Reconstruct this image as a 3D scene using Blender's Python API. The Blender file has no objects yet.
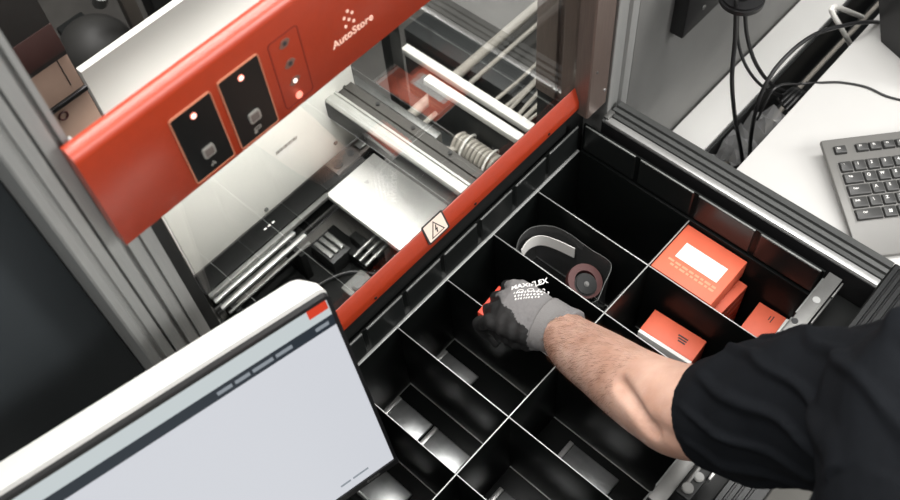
import bpy, bmesh, math, random
from mathutils import Vector, Matrix, Quaternion, noise
from mathutils.bvhtree import BVHTree
random.seed(7)
PI = math.pi
scene = bpy.context.scene
COL = scene.collection

# ------------------------------------------------------------------ camera
CAM = Vector((0.0, 0.0, 1.96))
FPX = 950.84
cam_d = bpy.data.cameras.new('camera')
cam_d.sensor_width = 36.0
cam_d.lens = FPX / 900.0 * 36.0
cam_d.clip_start = 0.05
cam_d.dof.use_dof = True
cam_d.dof.focus_distance = 1.2
cam_d.dof.aperture_fstop = 6.3
cam = bpy.data.objects.new('camera', cam_d)
cam.location = CAM
cam.rotation_euler = (0.570696381, 0.0619201688, -0.831080743)
COL.objects.link(cam)
scene.camera = cam
RC = cam.rotation_euler.to_matrix()

def at(px, py, x=None, y=None, z=None):
    """point of the room that the photograph shows at a pixel, on a known plane"""
    d = RC @ Vector(((px - 450) / FPX, -(py - 250) / FPX, -1.0))
    if z is not None: t = (z - CAM.z) / d.z
    elif y is not None: t = (y - CAM.y) / d.y
    else: t = (x - CAM.x) / d.x
    return CAM + d * t

# ------------------------------------------------------------------ materials
def lin(c): return c / 12.92 if c <= 0.04045 else ((c + 0.055) / 1.055) ** 2.4
def S(r, g, b): return (lin(r / 255), lin(g / 255), lin(b / 255), 1)

def mat(name, col, rough=0.5, metal=0.0, bump=0.0, bscale=200.0, var=0.0, vscale=30.0, spec=0.5, coat=0.0, emit=None, estr=0.0, stretch=None, rvar=0.0):
    m = bpy.data.materials.new(name); m.use_nodes = True
    nt = m.node_tree; b = nt.nodes['Principled BSDF']
    b.inputs['Base Color'].default_value = col
    b.inputs['Roughness'].default_value = rough
    b.inputs['Metallic'].default_value = metal
    b.inputs['Specular IOR Level'].default_value = spec
    b.inputs['Coat Weight'].default_value = coat; b.inputs['Coat Roughness'].default_value = 0.22
    if emit:
        b.inputs['Emission Color'].default_value = emit
        b.inputs['Emission Strength'].default_value = estr
    tc = nt.nodes.new('ShaderNodeTexCoord'); mp = nt.nodes.new('ShaderNodeMapping')
    nt.links.new(tc.outputs['Object'], mp.inputs['Vector'])
    if stretch: mp.inputs['Scale'].default_value = stretch
    def nz(scale, detail=3):
        n = nt.nodes.new('ShaderNodeTexNoise'); n.inputs['Scale'].default_value = scale; n.inputs['Detail'].default_value = detail
        nt.links.new(mp.outputs['Vector'], n.inputs['Vector']); return n
    if bump:
        n = nz(bscale); bp = nt.nodes.new('ShaderNodeBump'); bp.inputs['Strength'].default_value = bump; bp.inputs['Distance'].default_value = 0.001
        nt.links.new(n.outputs['Fac'], bp.inputs['Height']); nt.links.new(bp.outputs['Normal'], b.inputs['Normal'])
    if var:
        n = nz(vscale, 5); r = nt.nodes.new('ShaderNodeMapRange')
        r.inputs['From Min'].default_value = 0.3; r.inputs['From Max'].default_value = 0.7
        r.inputs['To Min'].default_value = 1 - var; r.inputs['To Max'].default_value = 1 + var
        nt.links.new(n.outputs['Fac'], r.inputs['Value'])
        mx = nt.nodes.new('ShaderNodeVectorMath'); mx.operation = 'SCALE'; mx.inputs[0].default_value = col[:3]
        nt.links.new(r.outputs['Result'], mx.inputs['Scale']); nt.links.new(mx.outputs['Vector'], b.inputs['Base Color'])
    if rvar:
        n = nz(vscale * 1.7, 4); r = nt.nodes.new('ShaderNodeMapRange')
        r.inputs['To Min'].default_value = max(0.02, rough - rvar); r.inputs['To Max'].default_value = min(1, rough + rvar)
        nt.links.new(n.outputs['Fac'], r.inputs['Value']); nt.links.new(r.outputs['Result'], b.inputs['Roughness'])
    return m

def clear_mat(name, tint, ior=1.5, rough=0.02, extra=0.0, haze=0.0):
    """clear sheet: a see-through body under a reflecting skin"""
    m = bpy.data.materials.new(name); m.use_nodes = True
    nt = m.node_tree; nt.nodes.remove(nt.nodes['Principled BSDF'])
    out = nt.nodes['Material Output']
    tr = nt.nodes.new('ShaderNodeBsdfTransparent'); tr.inputs['Color'].default_value = tint
    gl = nt.nodes.new('ShaderNodeBsdfGlossy'); gl.inputs['Roughness'].default_value = rough
    fr = nt.nodes.new('ShaderNodeFresnel')
    geo = nt.nodes.new('ShaderNodeNewGeometry')
    mr = nt.nodes.new('ShaderNodeMapRange'); mr.inputs['To Min'].default_value = ior; mr.inputs['To Max'].default_value = 1 / ior
    nt.links.new(geo.outputs['Backfacing'], mr.inputs['Value']); nt.links.new(mr.outputs['Result'], fr.inputs['IOR'])
    ad = nt.nodes.new('ShaderNodeMath'); ad.operation = 'ADD'; ad.inputs[1].default_value = extra; ad.use_clamp = True
    nt.links.new(fr.outputs['Fac'], ad.inputs[0])
    mx = nt.nodes.new('ShaderNodeMixShader')
    nt.links.new(ad.outputs['Value'], mx.inputs['Fac']); nt.links.new(tr.outputs['BSDF'], mx.inputs[1]); nt.links.new(gl.outputs['BSDF'], mx.inputs[2])
    last = mx
    if haze:
        df = nt.nodes.new('ShaderNodeBsdfDiffuse'); df.inputs['Color'].default_value = (0.7, 0.7, 0.7, 1)
        m2 = nt.nodes.new('ShaderNodeMixShader'); m2.inputs['Fac'].default_value = haze
        nt.links.new(mx.outputs['Shader'], m2.inputs[1]); nt.links.new(df.outputs['BSDF'], m2.inputs[2]); last = m2
    nt.links.new(last.outputs['Shader'], out.inputs['Surface'])
    return m

M = dict(
    red=mat('red_powder_coat', S(152, 48, 21), 0.4, coat=0.3, bump=0.25, bscale=900, spec=0.5, var=0.05, vscale=120),
    redlip=mat('red_powder_coat_edge', S(206, 64, 40), 0.35, bump=0.15, bscale=900),
    alu=mat('grey_anodised_aluminium', S(150, 151, 149), 0.5, 0.35, var=0.06, vscale=40, stretch=(30, 30, 1)),
    aludark=mat('dark_anodised_aluminium', S(80, 81, 80), 0.4, 0.5, var=0.1, vscale=60, stretch=(40, 2, 40)),
    frontrail=mat('black_anodised_rail', S(36, 37, 37), 0.4, 0.4, var=0.1, vscale=60, stretch=(2, 40, 40)),
    alubright=mat('bright_aluminium', S(190, 190, 188), 0.38, 0.75, var=0.08, vscale=40, stretch=(20, 2, 20)),
    rail=mat('satin_steel', S(106, 106, 104), 0.4, 0.55, var=0.1, vscale=60, rvar=0.1),
    black=mat('glossy_black_plastic', (0.0045, 0.0053, 0.0051, 1), 0.36, spec=0.13, bump=0.08, bscale=500),
    panelblack=mat('black_ribbed_plastic', (0.011, 0.0125, 0.0122, 1), 0.3, spec=0.3),
    edgedim=mat('dim_edge_glint', S(112, 114, 112), 0.4, 0.2),  # dimmer grey for thin lines of light painted along edges
    blackmat=mat('matt_black_plastic', (0.009, 0.0098, 0.0095, 1), 0.5, spec=0.35),
    pitblack=mat('dull_black_paint', (0.0035, 0.0037, 0.0036, 1), 0.6, spec=0.12),
    blackplate=mat('black_panel_plate', (0.006, 0.0065, 0.0065, 1), 0.3, spec=0.3),
    edge=mat('painted_edge_glint', S(176, 178, 176), 0.35, 0.3),  # pale tone paints the lamp glint along black plastic edges
    brown=mat('brown_black_profile', S(112, 98, 91), 0.3, 0.4, var=0.12, vscale=20, stretch=(30, 30, 1)),
    greysteel=mat('brushed_grey_sheet', S(124, 124, 122), 0.36, 0.35, var=0.12, vscale=5, rvar=0.1),
    white=mat('white_painted_sheet', S(206, 204, 198), 0.45, var=0.02, vscale=10),
    satin=mat('satin_white_sheet', S(205, 204, 200), 0.3, 0.25, var=0.09, vscale=14, rvar=0.1),
    desk=mat('white_laminate', S(196, 195, 192), 0.5, var=0.015, vscale=12),
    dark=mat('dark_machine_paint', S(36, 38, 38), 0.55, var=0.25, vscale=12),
    darkfloor=mat('dark_grey_tray', S(64, 62, 59), 0.5, 0.2, var=0.3, vscale=9),
    clad=mat('slate_cladding', S(41, 46, 49), 0.6, var=0.06, vscale=4),
    cream=mat('cream_cable', S(158, 153, 144), 0.5),
    whitecable=mat('white_plastic', S(222, 220, 214), 0.4),
    cable=mat('black_rubber', (0.008, 0.008, 0.0085, 1), 0.42),
    orange=mat('orange_carton', S(216, 100, 72), 0.55, var=0.04, vscale=60),
    orangedk=mat('orange_carton_side', S(206, 88, 62), 0.55),
    paper=mat('white_label_paper', S(232, 230, 226), 0.6),
    print=mat('grey_print', S(196, 194, 192), 0.6),
    printdk=mat('dark_print', S(40, 38, 38), 0.6),
    printor=mat('pale_orange_print', S(240, 140, 108), 0.6),
    silver=mat('dull_silver', S(176, 178, 178), 0.34, 0.85, var=0.15, vscale=40, bump=0.3, bscale=120),
    clear=clear_mat('clear_glass', (0.95, 0.96, 0.95, 1), 1.55, 0.0, 0.045),
    bag=clear_mat('clear_pouch_film', (0.82, 0.83, 0.83, 1), 1.45, 0.18, 0.02, 0.07),
    bagdim=clear_mat('crumpled_clear_film', (0.85, 0.85, 0.85, 1), 1.5, 0.12, 0.15, 0.35),
    maroon=mat('maroon_rubber', S(72, 35, 33), 0.5),
    housing=mat('white_monitor_housing', S(214, 213, 209), 0.45),
    bezel=mat('black_bezel', (0.012, 0.012, 0.013, 1), 0.3),
    scr=mat('screen_page', S(10, 10, 10), 0.35, emit=S(224, 227, 234), estr=0.92),
    scrhead=mat('screen_header', S(10, 10, 10), 0.35, emit=S(210, 219, 221), estr=0.92),
    scrbar=mat('screen_toolbar', S(10, 10, 10), 0.35, emit=S(40, 50, 60), estr=0.9),
    scrtext=mat('screen_text', S(10, 10, 10), 0.35, emit=S(150, 158, 166), estr=0.9),
    scrred=mat('screen_red', S(10, 10, 10), 0.35, emit=S(226, 66, 38), estr=0.95),
    lamp=mat('lit_white_lamp', S(255, 240, 232), 0.3, emit=S(255, 226, 214), estr=1.3),
    lampred=mat('lit_red_lamp', S(255, 150, 130), 0.3, emit=S(255, 140, 120), estr=0.8),
    tanline=mat('tan_outline', S(178, 116, 90), 0.5),
    redgroove=mat('dark_red_groove', S(98, 22, 14), 0.5),
    greykey=mat('grey_button', S(150, 148, 142), 0.35, 0.4),
    greycore=mat('dark_grey_button_core', S(92, 84, 80), 0.4),
    logo=mat('pale_logo_print', S(250, 206, 186), 0.5),
    key=mat('dark_grey_keycap', S(62, 62, 61), 0.45),
    kbody=mat('grey_keyboard_shell', S(112, 111, 108), 0.4, 0.15, rvar=0.06),
    kgapblack=mat('key_shadow_foot_black', S(6, 6, 6), 0.6),
    tan=mat('tan_board', S(144, 120, 105), 0.7, var=0.06, vscale=30),
    tandark=mat('brown_black_board', S(30, 28, 26), 0.6),
    redstripe=mat('dull_red_band', S(52, 30, 27), 0.5, var=0.2, vscale=12),
    greyhood=mat('grey_hood', S(44, 43, 41), 0.6, var=0.1, vscale=6),
    skin=None, glove=mat('grey_knit', S(118, 116, 116), 0.85, bump=0.9, bscale=900, var=0.08, vscale=300),
    glovecuff=mat('grey_ribbed_cuff', S(118, 116, 115), 0.9, bump=1.0, bscale=700),
    foam=mat('black_foam_coating', S(34, 34, 34), 0.55, bump=0.5, bscale=700),
    gloveprint=mat('white_glove_print', S(228, 226, 224), 0.7),
    shirt=mat('black_cotton', S(20, 22, 25), 0.8, bump=0.3, bscale=1400, var=0.08, vscale=200, spec=0.06),
    trousers=mat('dark_denim', S(34, 37, 44), 0.9), shoe=mat('black_shoe', S(20, 20, 20), 0.5),
    hair=mat('dark_brown_hair', S(52, 36, 26), 0.6), armhair=mat('brown_arm_hair', S(92, 58, 40), 0.6),
    eye=mat('eye_white', S(235, 232, 228), 0.3), iris=mat('brown_iris', S(60, 40, 28), 0.3),
    concrete=mat('light_concrete', S(142, 140, 134), 0.6, var=0.1, vscale=5),
    backwall=mat('dark_hall_wall', S(46, 47, 47), 0.8, var=0.1, vscale=2),
)
def skin_mat():
    m = mat('skin', S(196, 160, 143), 0.5, bump=0.35, bscale=350, spec=0.4)
    nt = m.node_tree; b = nt.nodes['Principled BSDF']
    tc = nt.nodes.new('ShaderNodeTexCoord')
    n = nt.nodes.new('ShaderNodeTexNoise'); n.inputs['Scale'].default_value = 22; n.inputs['Detail'].default_value = 6
    nt.links.new(tc.outputs['Object'], n.inputs['Vector'])
    cr = nt.nodes.new('ShaderNodeValToRGB')
    cr.color_ramp.elements[0].position = 0.3; cr.color_ramp.elements[0].color = S(176, 136, 117)
    cr.color_ramp.elements[1].position = 0.72; cr.color_ramp.elements[1].color = S(202, 168, 151)
    nt.links.new(n.outputs['Fac'], cr.inputs['Fac']); nt.links.new(cr.outputs['Color'], b.inputs['Base Color'])
    b.inputs['Subsurface Weight'].default_value = 0.12
    b.inputs['Subsurface Radius'].default_value = (0.008, 0.003, 0.0015)
    return m
M['skin'] = skin_mat()

# ------------------------------------------------------------------ mesh builder
class MB:
    def __init__(self): self.bm = bmesh.new()
    def _add(self, tmp, T=None, mi=None):
        if T is not None: tmp.transform(T)
        if mi is not None:
            for f in tmp.faces: f.material_index = mi
        me = bpy.data.meshes.new('tmp'); tmp.to_mesh(me); tmp.free()
        self.bm.from_mesh(me); bpy.data.meshes.remove(me); return self
    def box(self, x0, x1, y0, y1, z0, z1, bev=0.0, mi=0, T=None, seg=2):
        t = bmesh.new(); bmesh.ops.create_cube(t, size=1)
        for v in t.verts: v.co = Vector(((x0 + x1) / 2 + v.co.x * (x1 - x0), (y0 + y1) / 2 + v.co.y * (y1 - y0), (z0 + z1) / 2 + v.co.z * (z1 - z0)))
        bev = min(bev, 0.49 * min(abs(x1 - x0), abs(y1 - y0), abs(z1 - z0)))
        if bev > 0: bmesh.ops.bevel(t, geom=t.edges[:], offset=bev, segments=seg, profile=0.5, affect='EDGES')
        return self._add(t, T, mi)
    def cyl(self, p0, p1, r, seg=20, mi=0, r2=None, T=None, bev=0):
        p0, p1 = Vector(p0), Vector(p1); d = p1 - p0
        t = bmesh.new()
        bmesh.ops.create_cone(t, cap_ends=True, segments=seg, radius1=r, radius2=r if r2 is None else r2, depth=d.length)
        if bev: bmesh.ops.bevel(t, geom=[e for e in t.edges if len(e.link_faces) == 2 and any(len(f.verts) > 4 for f in e.link_faces)], offset=bev, segments=2, affect='EDGES')
        Q = d.to_track_quat('Z', 'Y').to_matrix().to_4x4(); Q.translation = (p0 + p1) / 2
        t.transform(Q)
        return self._add(t, T, mi)
    def sphere(self, c, r, mi=0, sc=(1, 1, 1), T=None, u=20, v=12):
        t = bmesh.new(); bmesh.ops.create_uvsphere(t, u_segments=u, v_segments=v, radius=r)
        for w in t.verts: w.co = Vector(c) + Vector((w.co.x * sc[0], w.co.y * sc[1], w.co.z * sc[2]))
        return self._add(t, T, mi)
    def prism(self, poly, axis, a0, a1, mi=0, T=None):
        """2D outline pushed along an axis ('x': poly is (y,z); 'y': (x,z); 'z': (x,y))"""
        t = bmesh.new()
        def mk(p, a): return {'x': (a, p[0], p[1]), 'y': (p[0], a, p[1]), 'z': (p[0], p[1], a)}[axis]
        A = [t.verts.new(mk(p, a0)) for p in poly]; B = [t.verts.new(mk(p, a1)) for p in poly]
        n = len(poly)
        for i in range(n): t.faces.new((A[i], A[(i + 1) % n], B[(i + 1) % n], B[i]))
        t.faces.new(A[::-1]); t.faces.new(B)
        bmesh.ops.recalc_face_normals(t, faces=t.faces[:])
        return self._add(t, T, mi)
    def loft(self, rings, mi=0, cap=True, T=None, closed=False):
        t = bmesh.new(); R = [[t.verts.new(p) for p in r] for r in rings]
        n = len(rings[0])
        pairs = list(zip(R, R[1:])) + ([(R[-1], R[0])] if closed else [])
        for a, b in pairs:
            for i in range(n): t.faces.new((a[i], a[(i + 1) % n], b[(i + 1) % n], b[i]))
        if cap and not closed: t.faces.new(R[0][::-1]); t.faces.new(R[-1])
        bmesh.ops.recalc_face_normals(t, faces=t.faces[:])
        return self._add(t, T, mi)
    def tube(self, pts, r, mi=0, seg=10, smooth_n=8, T=None):
        P = spline(pts, smooth_n) if smooth_n else [Vector(p) for p in pts]
        rings = []; up = None
        for i, p in enumerate(P):
            d = (P[min(i + 1, len(P) - 1)] - P[max(i - 1, 0)]).normalized()
            if up is None: up = d.orthogonal().normalized()
            up = (up - d * up.dot(d)).normalized(); s = d.cross(up)
            rings.append([p + (up * math.cos(2 * PI * k / seg) + s * math.sin(2 * PI * k / seg)) * r for k in range(seg)])
        return self.loft(rings, mi, True, T)
    def text(self, s, size, T, mi=0, bold=0.0, ext=0.0002, align='CENTER'):
        cu = bpy.data.curves.new('t', 'FONT'); cu.body = s; cu.size = size; cu.extrude = ext; cu.offset = bold
        cu.align_x = align; cu.align_y = 'CENTER'; cu.resolution_u = 3
        o = bpy.data.objects.new('t', cu); COL.objects.link(o)
        me = bpy.data.meshes.new_from_object(o.evaluated_get(bpy.context.evaluated_depsgraph_get()))
        bpy.data.objects.remove(o); bpy.data.curves.remove(cu)
        me.transform(T)
        for p in me.polygons: p.material_index = mi
        n0 = len(self.bm.faces)
        self.bm.from_mesh(me); bpy.data.meshes.remove(me)
        self.bm.faces.ensure_lookup_table()
        for f in self.bm.faces[n0:]: f.material_index = mi
        return self
    def build(self, name, mats, parent=None, local=False, ang=35, origin=None):
        if not isinstance(mats, (list, tuple)): mats = [mats]
        me = bpy.data.meshes.new(name); 
        if parent is not None:
            if not local: self.bm.transform(Matrix.Translation(-base_of(parent)))
            loc = Vector((0, 0, 0))
        else:
            if origin is None:
                xs = [v.co for v in self.bm.verts]
                lo = Vector([min(v[i] for v in xs) for i in range(3)]); hi = Vector([max(v[i] for v in xs) for i in range(3)])
                origin = Vector(((lo.x + hi.x) / 2, (lo.y + hi.y) / 2, lo.z))
            loc = Vector(origin); self.bm.transform(Matrix.Translation(-loc))
        self.bm.to_mesh(me); self.bm.free()
        for m in mats: me.materials.append(m)
        me.polygons.foreach_set('use_smooth', [True] * len(me.polygons))
        me.set_sharp_from_angle(angle=math.radians(ang))
        o = bpy.data.objects.new(name, me); COL.objects.link(o)
        if parent is not None: o.parent = parent
        o.location = loc
        return o

def base_of(o):
    p = Vector((0, 0, 0))
    while o is not None: p += o.location; o = o.parent
    return p
def spline(pts, n):
    P = [Vector(p) for p in pts]
    if len(P) < 3: return P
    E = [P[0] * 2 - P[1]] + P + [P[-1] * 2 - P[-2]]; out = []
    for i in range(1, len(E) - 2):
        a, b, c, d = E[i - 1:i + 3]
        for k in range(n):
            t = k / n
            out.append(0.5 * ((2 * b) + (c - a) * t + (2 * a - 5 * b + 4 * c - d) * t * t + (3 * b - a - 3 * c + d) * t ** 3))
    out.append(P[-1]); return out
def tag(o, label=None, cat=None, group=None, kind=None):
    if label: o['label'] = label
    if cat: o['category'] = cat
    if group: o['group'] = group
    if kind: o['kind'] = kind
    return o
def thing(name, loc, label, cat, rz=0, group=None):
    o = bpy.data.objects.new(name, None); COL.objects.link(o); o.empty_display_size = 0.05
    o.location = loc; o.rotation_euler = (0, 0, rz)
    return tag(o, label, cat, group)
def copy_tree(o, parent=None):
    c = o.copy(); COL.objects.link(c)
    if parent is not None: c.parent = parent
    for ch in [x for x in bpy.data.objects if x.parent == o]: copy_tree(ch, c)
    return c
def rrect(x0, x1, y0, y1, r, n=5):
    out = []
    for cx, cy, a in ((x1 - r, y1 - r, 0), (x0 + r, y1 - r, 90), (x0 + r, y0 + r, 180), (x1 - r, y0 + r, 270)):
        for k in range(n + 1):
            t = math.radians(a + 90 * k / n); out.append((cx + r * math.cos(t), cy + r * math.sin(t)))
    return out
RX = Matrix.Rotation(PI / 2, 4, 'X')          # drawing plane stood up to face -Y
def TR(x, y, z): return Matrix.Translation((x, y, z))

# ------------------------------------------------------------------ setting
tag(MB().box(-4, 6, -4, 5, -0.05, 0).build('floor', M['concrete']), kind='structure')
tag(MB().box(-4, 6, 3.2, 3.3, 0, 3.4).build('wall_back', M['backwall']), kind='structure')

# ------------------------------------------------------------------ machine body
base = thing('machine_base', (0.46, 0.3, 0), 'dark plinth of the picking machine under the black tray', 'machine base')
MB().box(0.10, 0.835, 0.075, 0.504, 0.0, 0.606, 0.004).build('plinth', M['dark'], base)
MB().box(0.155, 0.742, 0.504, 0.535, 0.0, 0.606, 0.003).build('plinth_back', M['dark'], base)
deckt = thing('rear_deck', (0.8, 1.4, 0), 'dark grey deck behind the glass carrying plates, cables and trunking', 'deck')
MB().box(0.08, 1.5, 0.64, 2.2, 0.0, 0.56, 0.004).build('deck_body', M['darkfloor'], deckt)
tag(MB().box(0.10, 0.834, 0.03, 0.06, 0.0, 0.7995, 0.003).build('front_apron', M['dark']), 'dark front board below the near rail of the tray frame', 'board')

MB_ = MB().box(-1.2, 0.0705, 0.60, 0.63, 0.0, 2.3, 0.003)
tag(MB_.build('cladding_panel', M['clad']), 'plain slate-black cladding panel left of the grey upright', 'panel')

# left upright with slots on its front
def profile_poly(x0, x1, y0, y1, slots, d=0.006, w=0.004):
    pts = [(x0, y1), (x0, y0 + 0.002), (x0 + 0.002, y0)]
    for s in slots:
        pts += [(s - w, y0), (s - w, y0 + d), (s - w - 0.002, y0 + d + 0.002), (s - w - 0.002, y0 + d + 0.006), (s + w + 0.002, y0 + d + 0.006), (s + w + 0.002, y0 + d + 0.002), (s + w, y0 + d), (s + w, y0)]
    return pts + [(x1 - 0.002, y0), (x1, y0 + 0.002), (x1, y1)]
post = thing('upright_post', (0.104, 0.57, 0), 'grey aluminium upright with slots at the left end of the red control panel', 'post')
poly = [(0.074, 0.63), (0.074, 0.552), (0.076, 0.55), (0.0835, 0.55), (0.0845, 0.5535), (0.0885, 0.5535), (0.0895, 0.55), (0.0985, 0.55), (0.0985, 0.558), (0.1005, 0.558), (0.1015, 0.551), (0.1125, 0.551), (0.1135, 0.559), (0.1165, 0.559), (0.1175, 0.552), (0.128, 0.552), (0.1285, 0.557), (0.1305, 0.557), (0.131, 0.552), (0.143, 0.552), (0.143, 0.63)]
poly = [(x * 0.9636, y - 0.02) for x, y in poly]
MB().prism(poly, 'z', 0, 1.36).build('profile', M['alu'], post)
poly = [(x, y) for x, y in poly if x < 0.118] + [(0.118, 0.532), (0.118, 0.61)]
MB().prism(poly, 'z', 1.36, 2.3).build('upper_profile', M['alu'], post)
MB().box(0.1384, 0.1515, 0.537, 0.58, 0.6, 1.33, 0.002).build('glazing_channel', M['blackmat'], post)

# right corner upright
post2 = thing('upright_post', (0.80, 0.55, 0), 'brown-black corner upright where the red sill ends beside the grey sheet', 'post')
poly = [(0.748, 0.60), (0.748, 0.565), (0.754, 0.565), (0.754, 0.555), (0.748, 0.555), (0.748, 0.507), (0.75, 0.505), (0.791, 0.505), (0.791, 0.512), (0.799, 0.512), (0.799, 0.60)]
MB().prism(poly, 'z', 0.905, 2.3).build('inner_profile', M['brown'], post2)
MB().box(0.749, 0.799, 0.546, 0.598, 0.6, 0.905, 0.001).build('post_foot', M['blackmat'], post2)
poly = [(0.7995, 0.60), (0.7995, 0.506), (0.8005, 0.505), (0.808, 0.505), (0.8095, 0.512), (0.834, 0.512), (0.836, 0.507), (0.84, 0.505), (0.849, 0.505), (0.85, 0.506), (0.85, 0.60)]
MB().prism(poly, 'z', 0.0, 2.3).build('outer_profile', M['alu'], post2)
sc = MB()
sc.cyl((0.784, 0.5052, 0.937), (0.784, 0.503, 0.937), 0.0022, 14)
sc.build('screw', M['alubright'], post2)
sc = MB(); sc.cyl((0.762, 0.5052, 0.99), (0.762, 0.5035, 0.99), 0.0015, 12); sc.build('screw', M['rail'], post2)

# glass between sill and control panel
tag(MB().box(0.152, 0.7475, 0.5300, 0.5340, 0.93, 1.40, 0).build('glass_pane', M['clear']), 'clear glass guard above the red sill, reflecting the orange boxes', 'glass')

# red sill with warning sticker
sill = thing('red_sill', (0.45, 0.535, 0.9215), 'long red metal sill along the far edge of the black tray', 'sill')
poly = [(0.5205, 0.9175), (0.5205, 0.9305), (0.5215, 0.9325), (0.5288, 0.9532), (0.5298, 0.954), (0.5298, 0.9215)]
MB().prism(poly, 'x', 0.145, 0.7475).build('sill_body', M['red'], sill)
MB().box(0.152, 0.742, 0.536, 0.544, 0.61, 0.93, 0.001).build('skirt', M['blackmat'], sill)
for x in (0.2, 0.335, 0.525, 0.68):
    MB().cyl((x, 0.5206, 0.924), (x, 0.519, 0.924), 0.0022, 12, bev=0.0005).build('screw', M['blackmat'], sill)
tilt = math.atan2(0.0068, 0.0146)
Ts = TR(0.4535, 0.5248, 0.9442) @ Matrix.Rotation(PI / 2 - tilt, 4, 'X') @ Matrix.Scale(0.78, 4)
sg = MB()
sg.prism(rrect(-0.025, 0.025, -0.0195, 0.0195, 0.003), 'z', 0, 0.0008, 0, Ts)
sg.prism(rrect(-0.0215, 0.0215, -0.0165, 0.0165, 0.002), 'z', 0.0008, 0.0011, 1, Ts)
sg.prism([(-0.0155, -0.013), (0.0155, -0.013), (0, 0.0145)], 'z', 0.0011, 0.0014, 0, Ts)
sg.prism([(-0.0122, -0.0112), (0.0122, -0.0112), (0, 0.0107)], 'z', 0.0014, 0.0017, 1, Ts)
sg.prism([(0.001, 0.006), (-0.0035, -0.003), (-0.0005, -0.0026), (-0.002, -0.0085), (-0.0004, -0.0078), (0.0, -0.0095), (0.0014, -0.0075), (0.0005, -0.0072), (0.0034, -0.0005), (0.0006, -0.001), (0.003, 0.006)], 'z', 0.0017, 0.002, 0, Ts)
tag(sg.build('warning_sticker', [M['printdk'], mat('pale_sticker', S(226, 208, 194), 0.5)], sill), 'pale sticker with a lightning bolt in a triangle')

# ------------------------------------------------------------------ red control panel
PX0, PX1, PY = 0.112, 0.74, 0.53
cp = thing('control_panel', (0.42, 0.54, 1.30), 'red control panel with two black button plates above the glass', 'control panel')
poly = [(PY, 1.3005), (PY - 0.001, 1.302), (PY - 0.001, 1.410)]
for k in range(1, 9):
    a = math.radians(90 * k / 8); poly.append((PY + 0.011 - 0.012 * math.cos(a), 1.410 + 0.011 * math.sin(a)))
poly += [(0.545, 1.420), (0.545, 1.3005)]
MB().prism(poly, 'x', PX0, PX1).build('panel_body', M['red'], cp)
yf = PY - 0.001
def on_panel(x, z, y=yf): return TR(x, y, z) @ RX
def plate(x0, x1, z0, z1, icon):
    pl = MB().prism(rrect(-(x1 - x0) / 2, (x1 - x0) / 2, -(z1 - z0) / 2, (z1 - z0) / 2, 0.002), 'z', -0.0005, 0.0012, 0, on_panel((x0 + x1) / 2, (z0 + z1) / 2)).build('button_plate', M['blackplate'], cp)
    cx, cz = (x0 + x1) / 2, (z0 + z1) / 2; w, h = (x1 - x0) / 2, (z1 - z0) / 2
    out = rrect(-w - 0.0008, w + 0.0008, -h - 0.0008, h + 0.0008, 0.0028); inn = rrect(-w + 0.0001, w - 0.0001, -h + 0.0001, h - 0.0001, 0.002)
    mb = MB(); T = on_panel(cx, cz)
    mb.loft([[Vector((p[0], p[1], 0.0)) for p in out], [Vector((p[0], p[1], 0.0016)) for p in out], [Vector((p[0], p[1], 0.0016)) for p in inn], [Vector((p[0], p[1], 0.0)) for p in inn]], 0, False, T)
    mb.build('outline', M['tanline'], pl)
    mb = MB(); mb.cyl((cx, yf - 0.001, z1 - 0.0105), (cx, yf - 0.0022, z1 - 0.0105), 0.0029, 20, 1); mb.cyl((cx, yf - 0.001, z1 - 0.0105), (cx, yf - 0.0027, z1 - 0.0105), 0.0021, 20, 0, bev=0.0004)
    mb.build('indicator_lamp', [M['lamp'], M['lampred']], pl)
    mb = MB(); T = on_panel(cx, z0 + 0.0255)
    mb.prism(rrect(-0.0062, 0.0062, -0.006, 0.006, 0.0024), 'z', 0.0008, 0.003, 0, T)
    mb.prism(rrect(-0.0044, 0.0044, -0.0042, 0.0042, 0.0014), 'z', 0.003, 0.0034, 1, T)
    mb.build('push_button', [M['greykey'], M['greycore']], pl)
    mb = MB(); T = on_panel(cx, z0 + 0.0085)
    if icon == 0:
        for dx, dy in ((-0.0016, -0.0008), (0.0014, -0.0008), (0, 0.0016)):
            mb.prism([(dx - 0.0014, dy), (dx, dy - 0.0016), (dx + 0.0014, dy), (dx, dy + 0.0016)], 'z', 0.001, 0.0014, 0, T)
    else:
        ring_o = rrect(-0.0045, 0.0035, -0.0008, 0.0034, 0.002); ring_i = rrect(-0.0033, 0.0023, 0.0003, 0.0023, 0.001)
        mb.loft([[Vector((p[0], p[1], 0.001)) for p in ring_o], [Vector((p[0], p[1], 0.0014)) for p in ring_o], [Vector((p[0], p[1], 0.0014)) for p in ring_i], [Vector((p[0], p[1], 0.001)) for p in ring_i]], 0, False, T)
        mb.cyl((-0.0035, -0.002, 0.001), (-0.0035, -0.002, 0.0014), 0.0018, 14, 0, T=T)
        mb.cyl((0.0, 0.0125, 0.001), (0.0, 0.0125, 0.0013), 0.0006, 8, 1, T=T)
    mb.build('icon', [M['greykey'], M['greycore']], pl)
plate(0.1915, 0.2335, 1.3078, 1.3893, 0)
plate(0.243, 0.286, 1.3065, 1.3908, 1)
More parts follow.
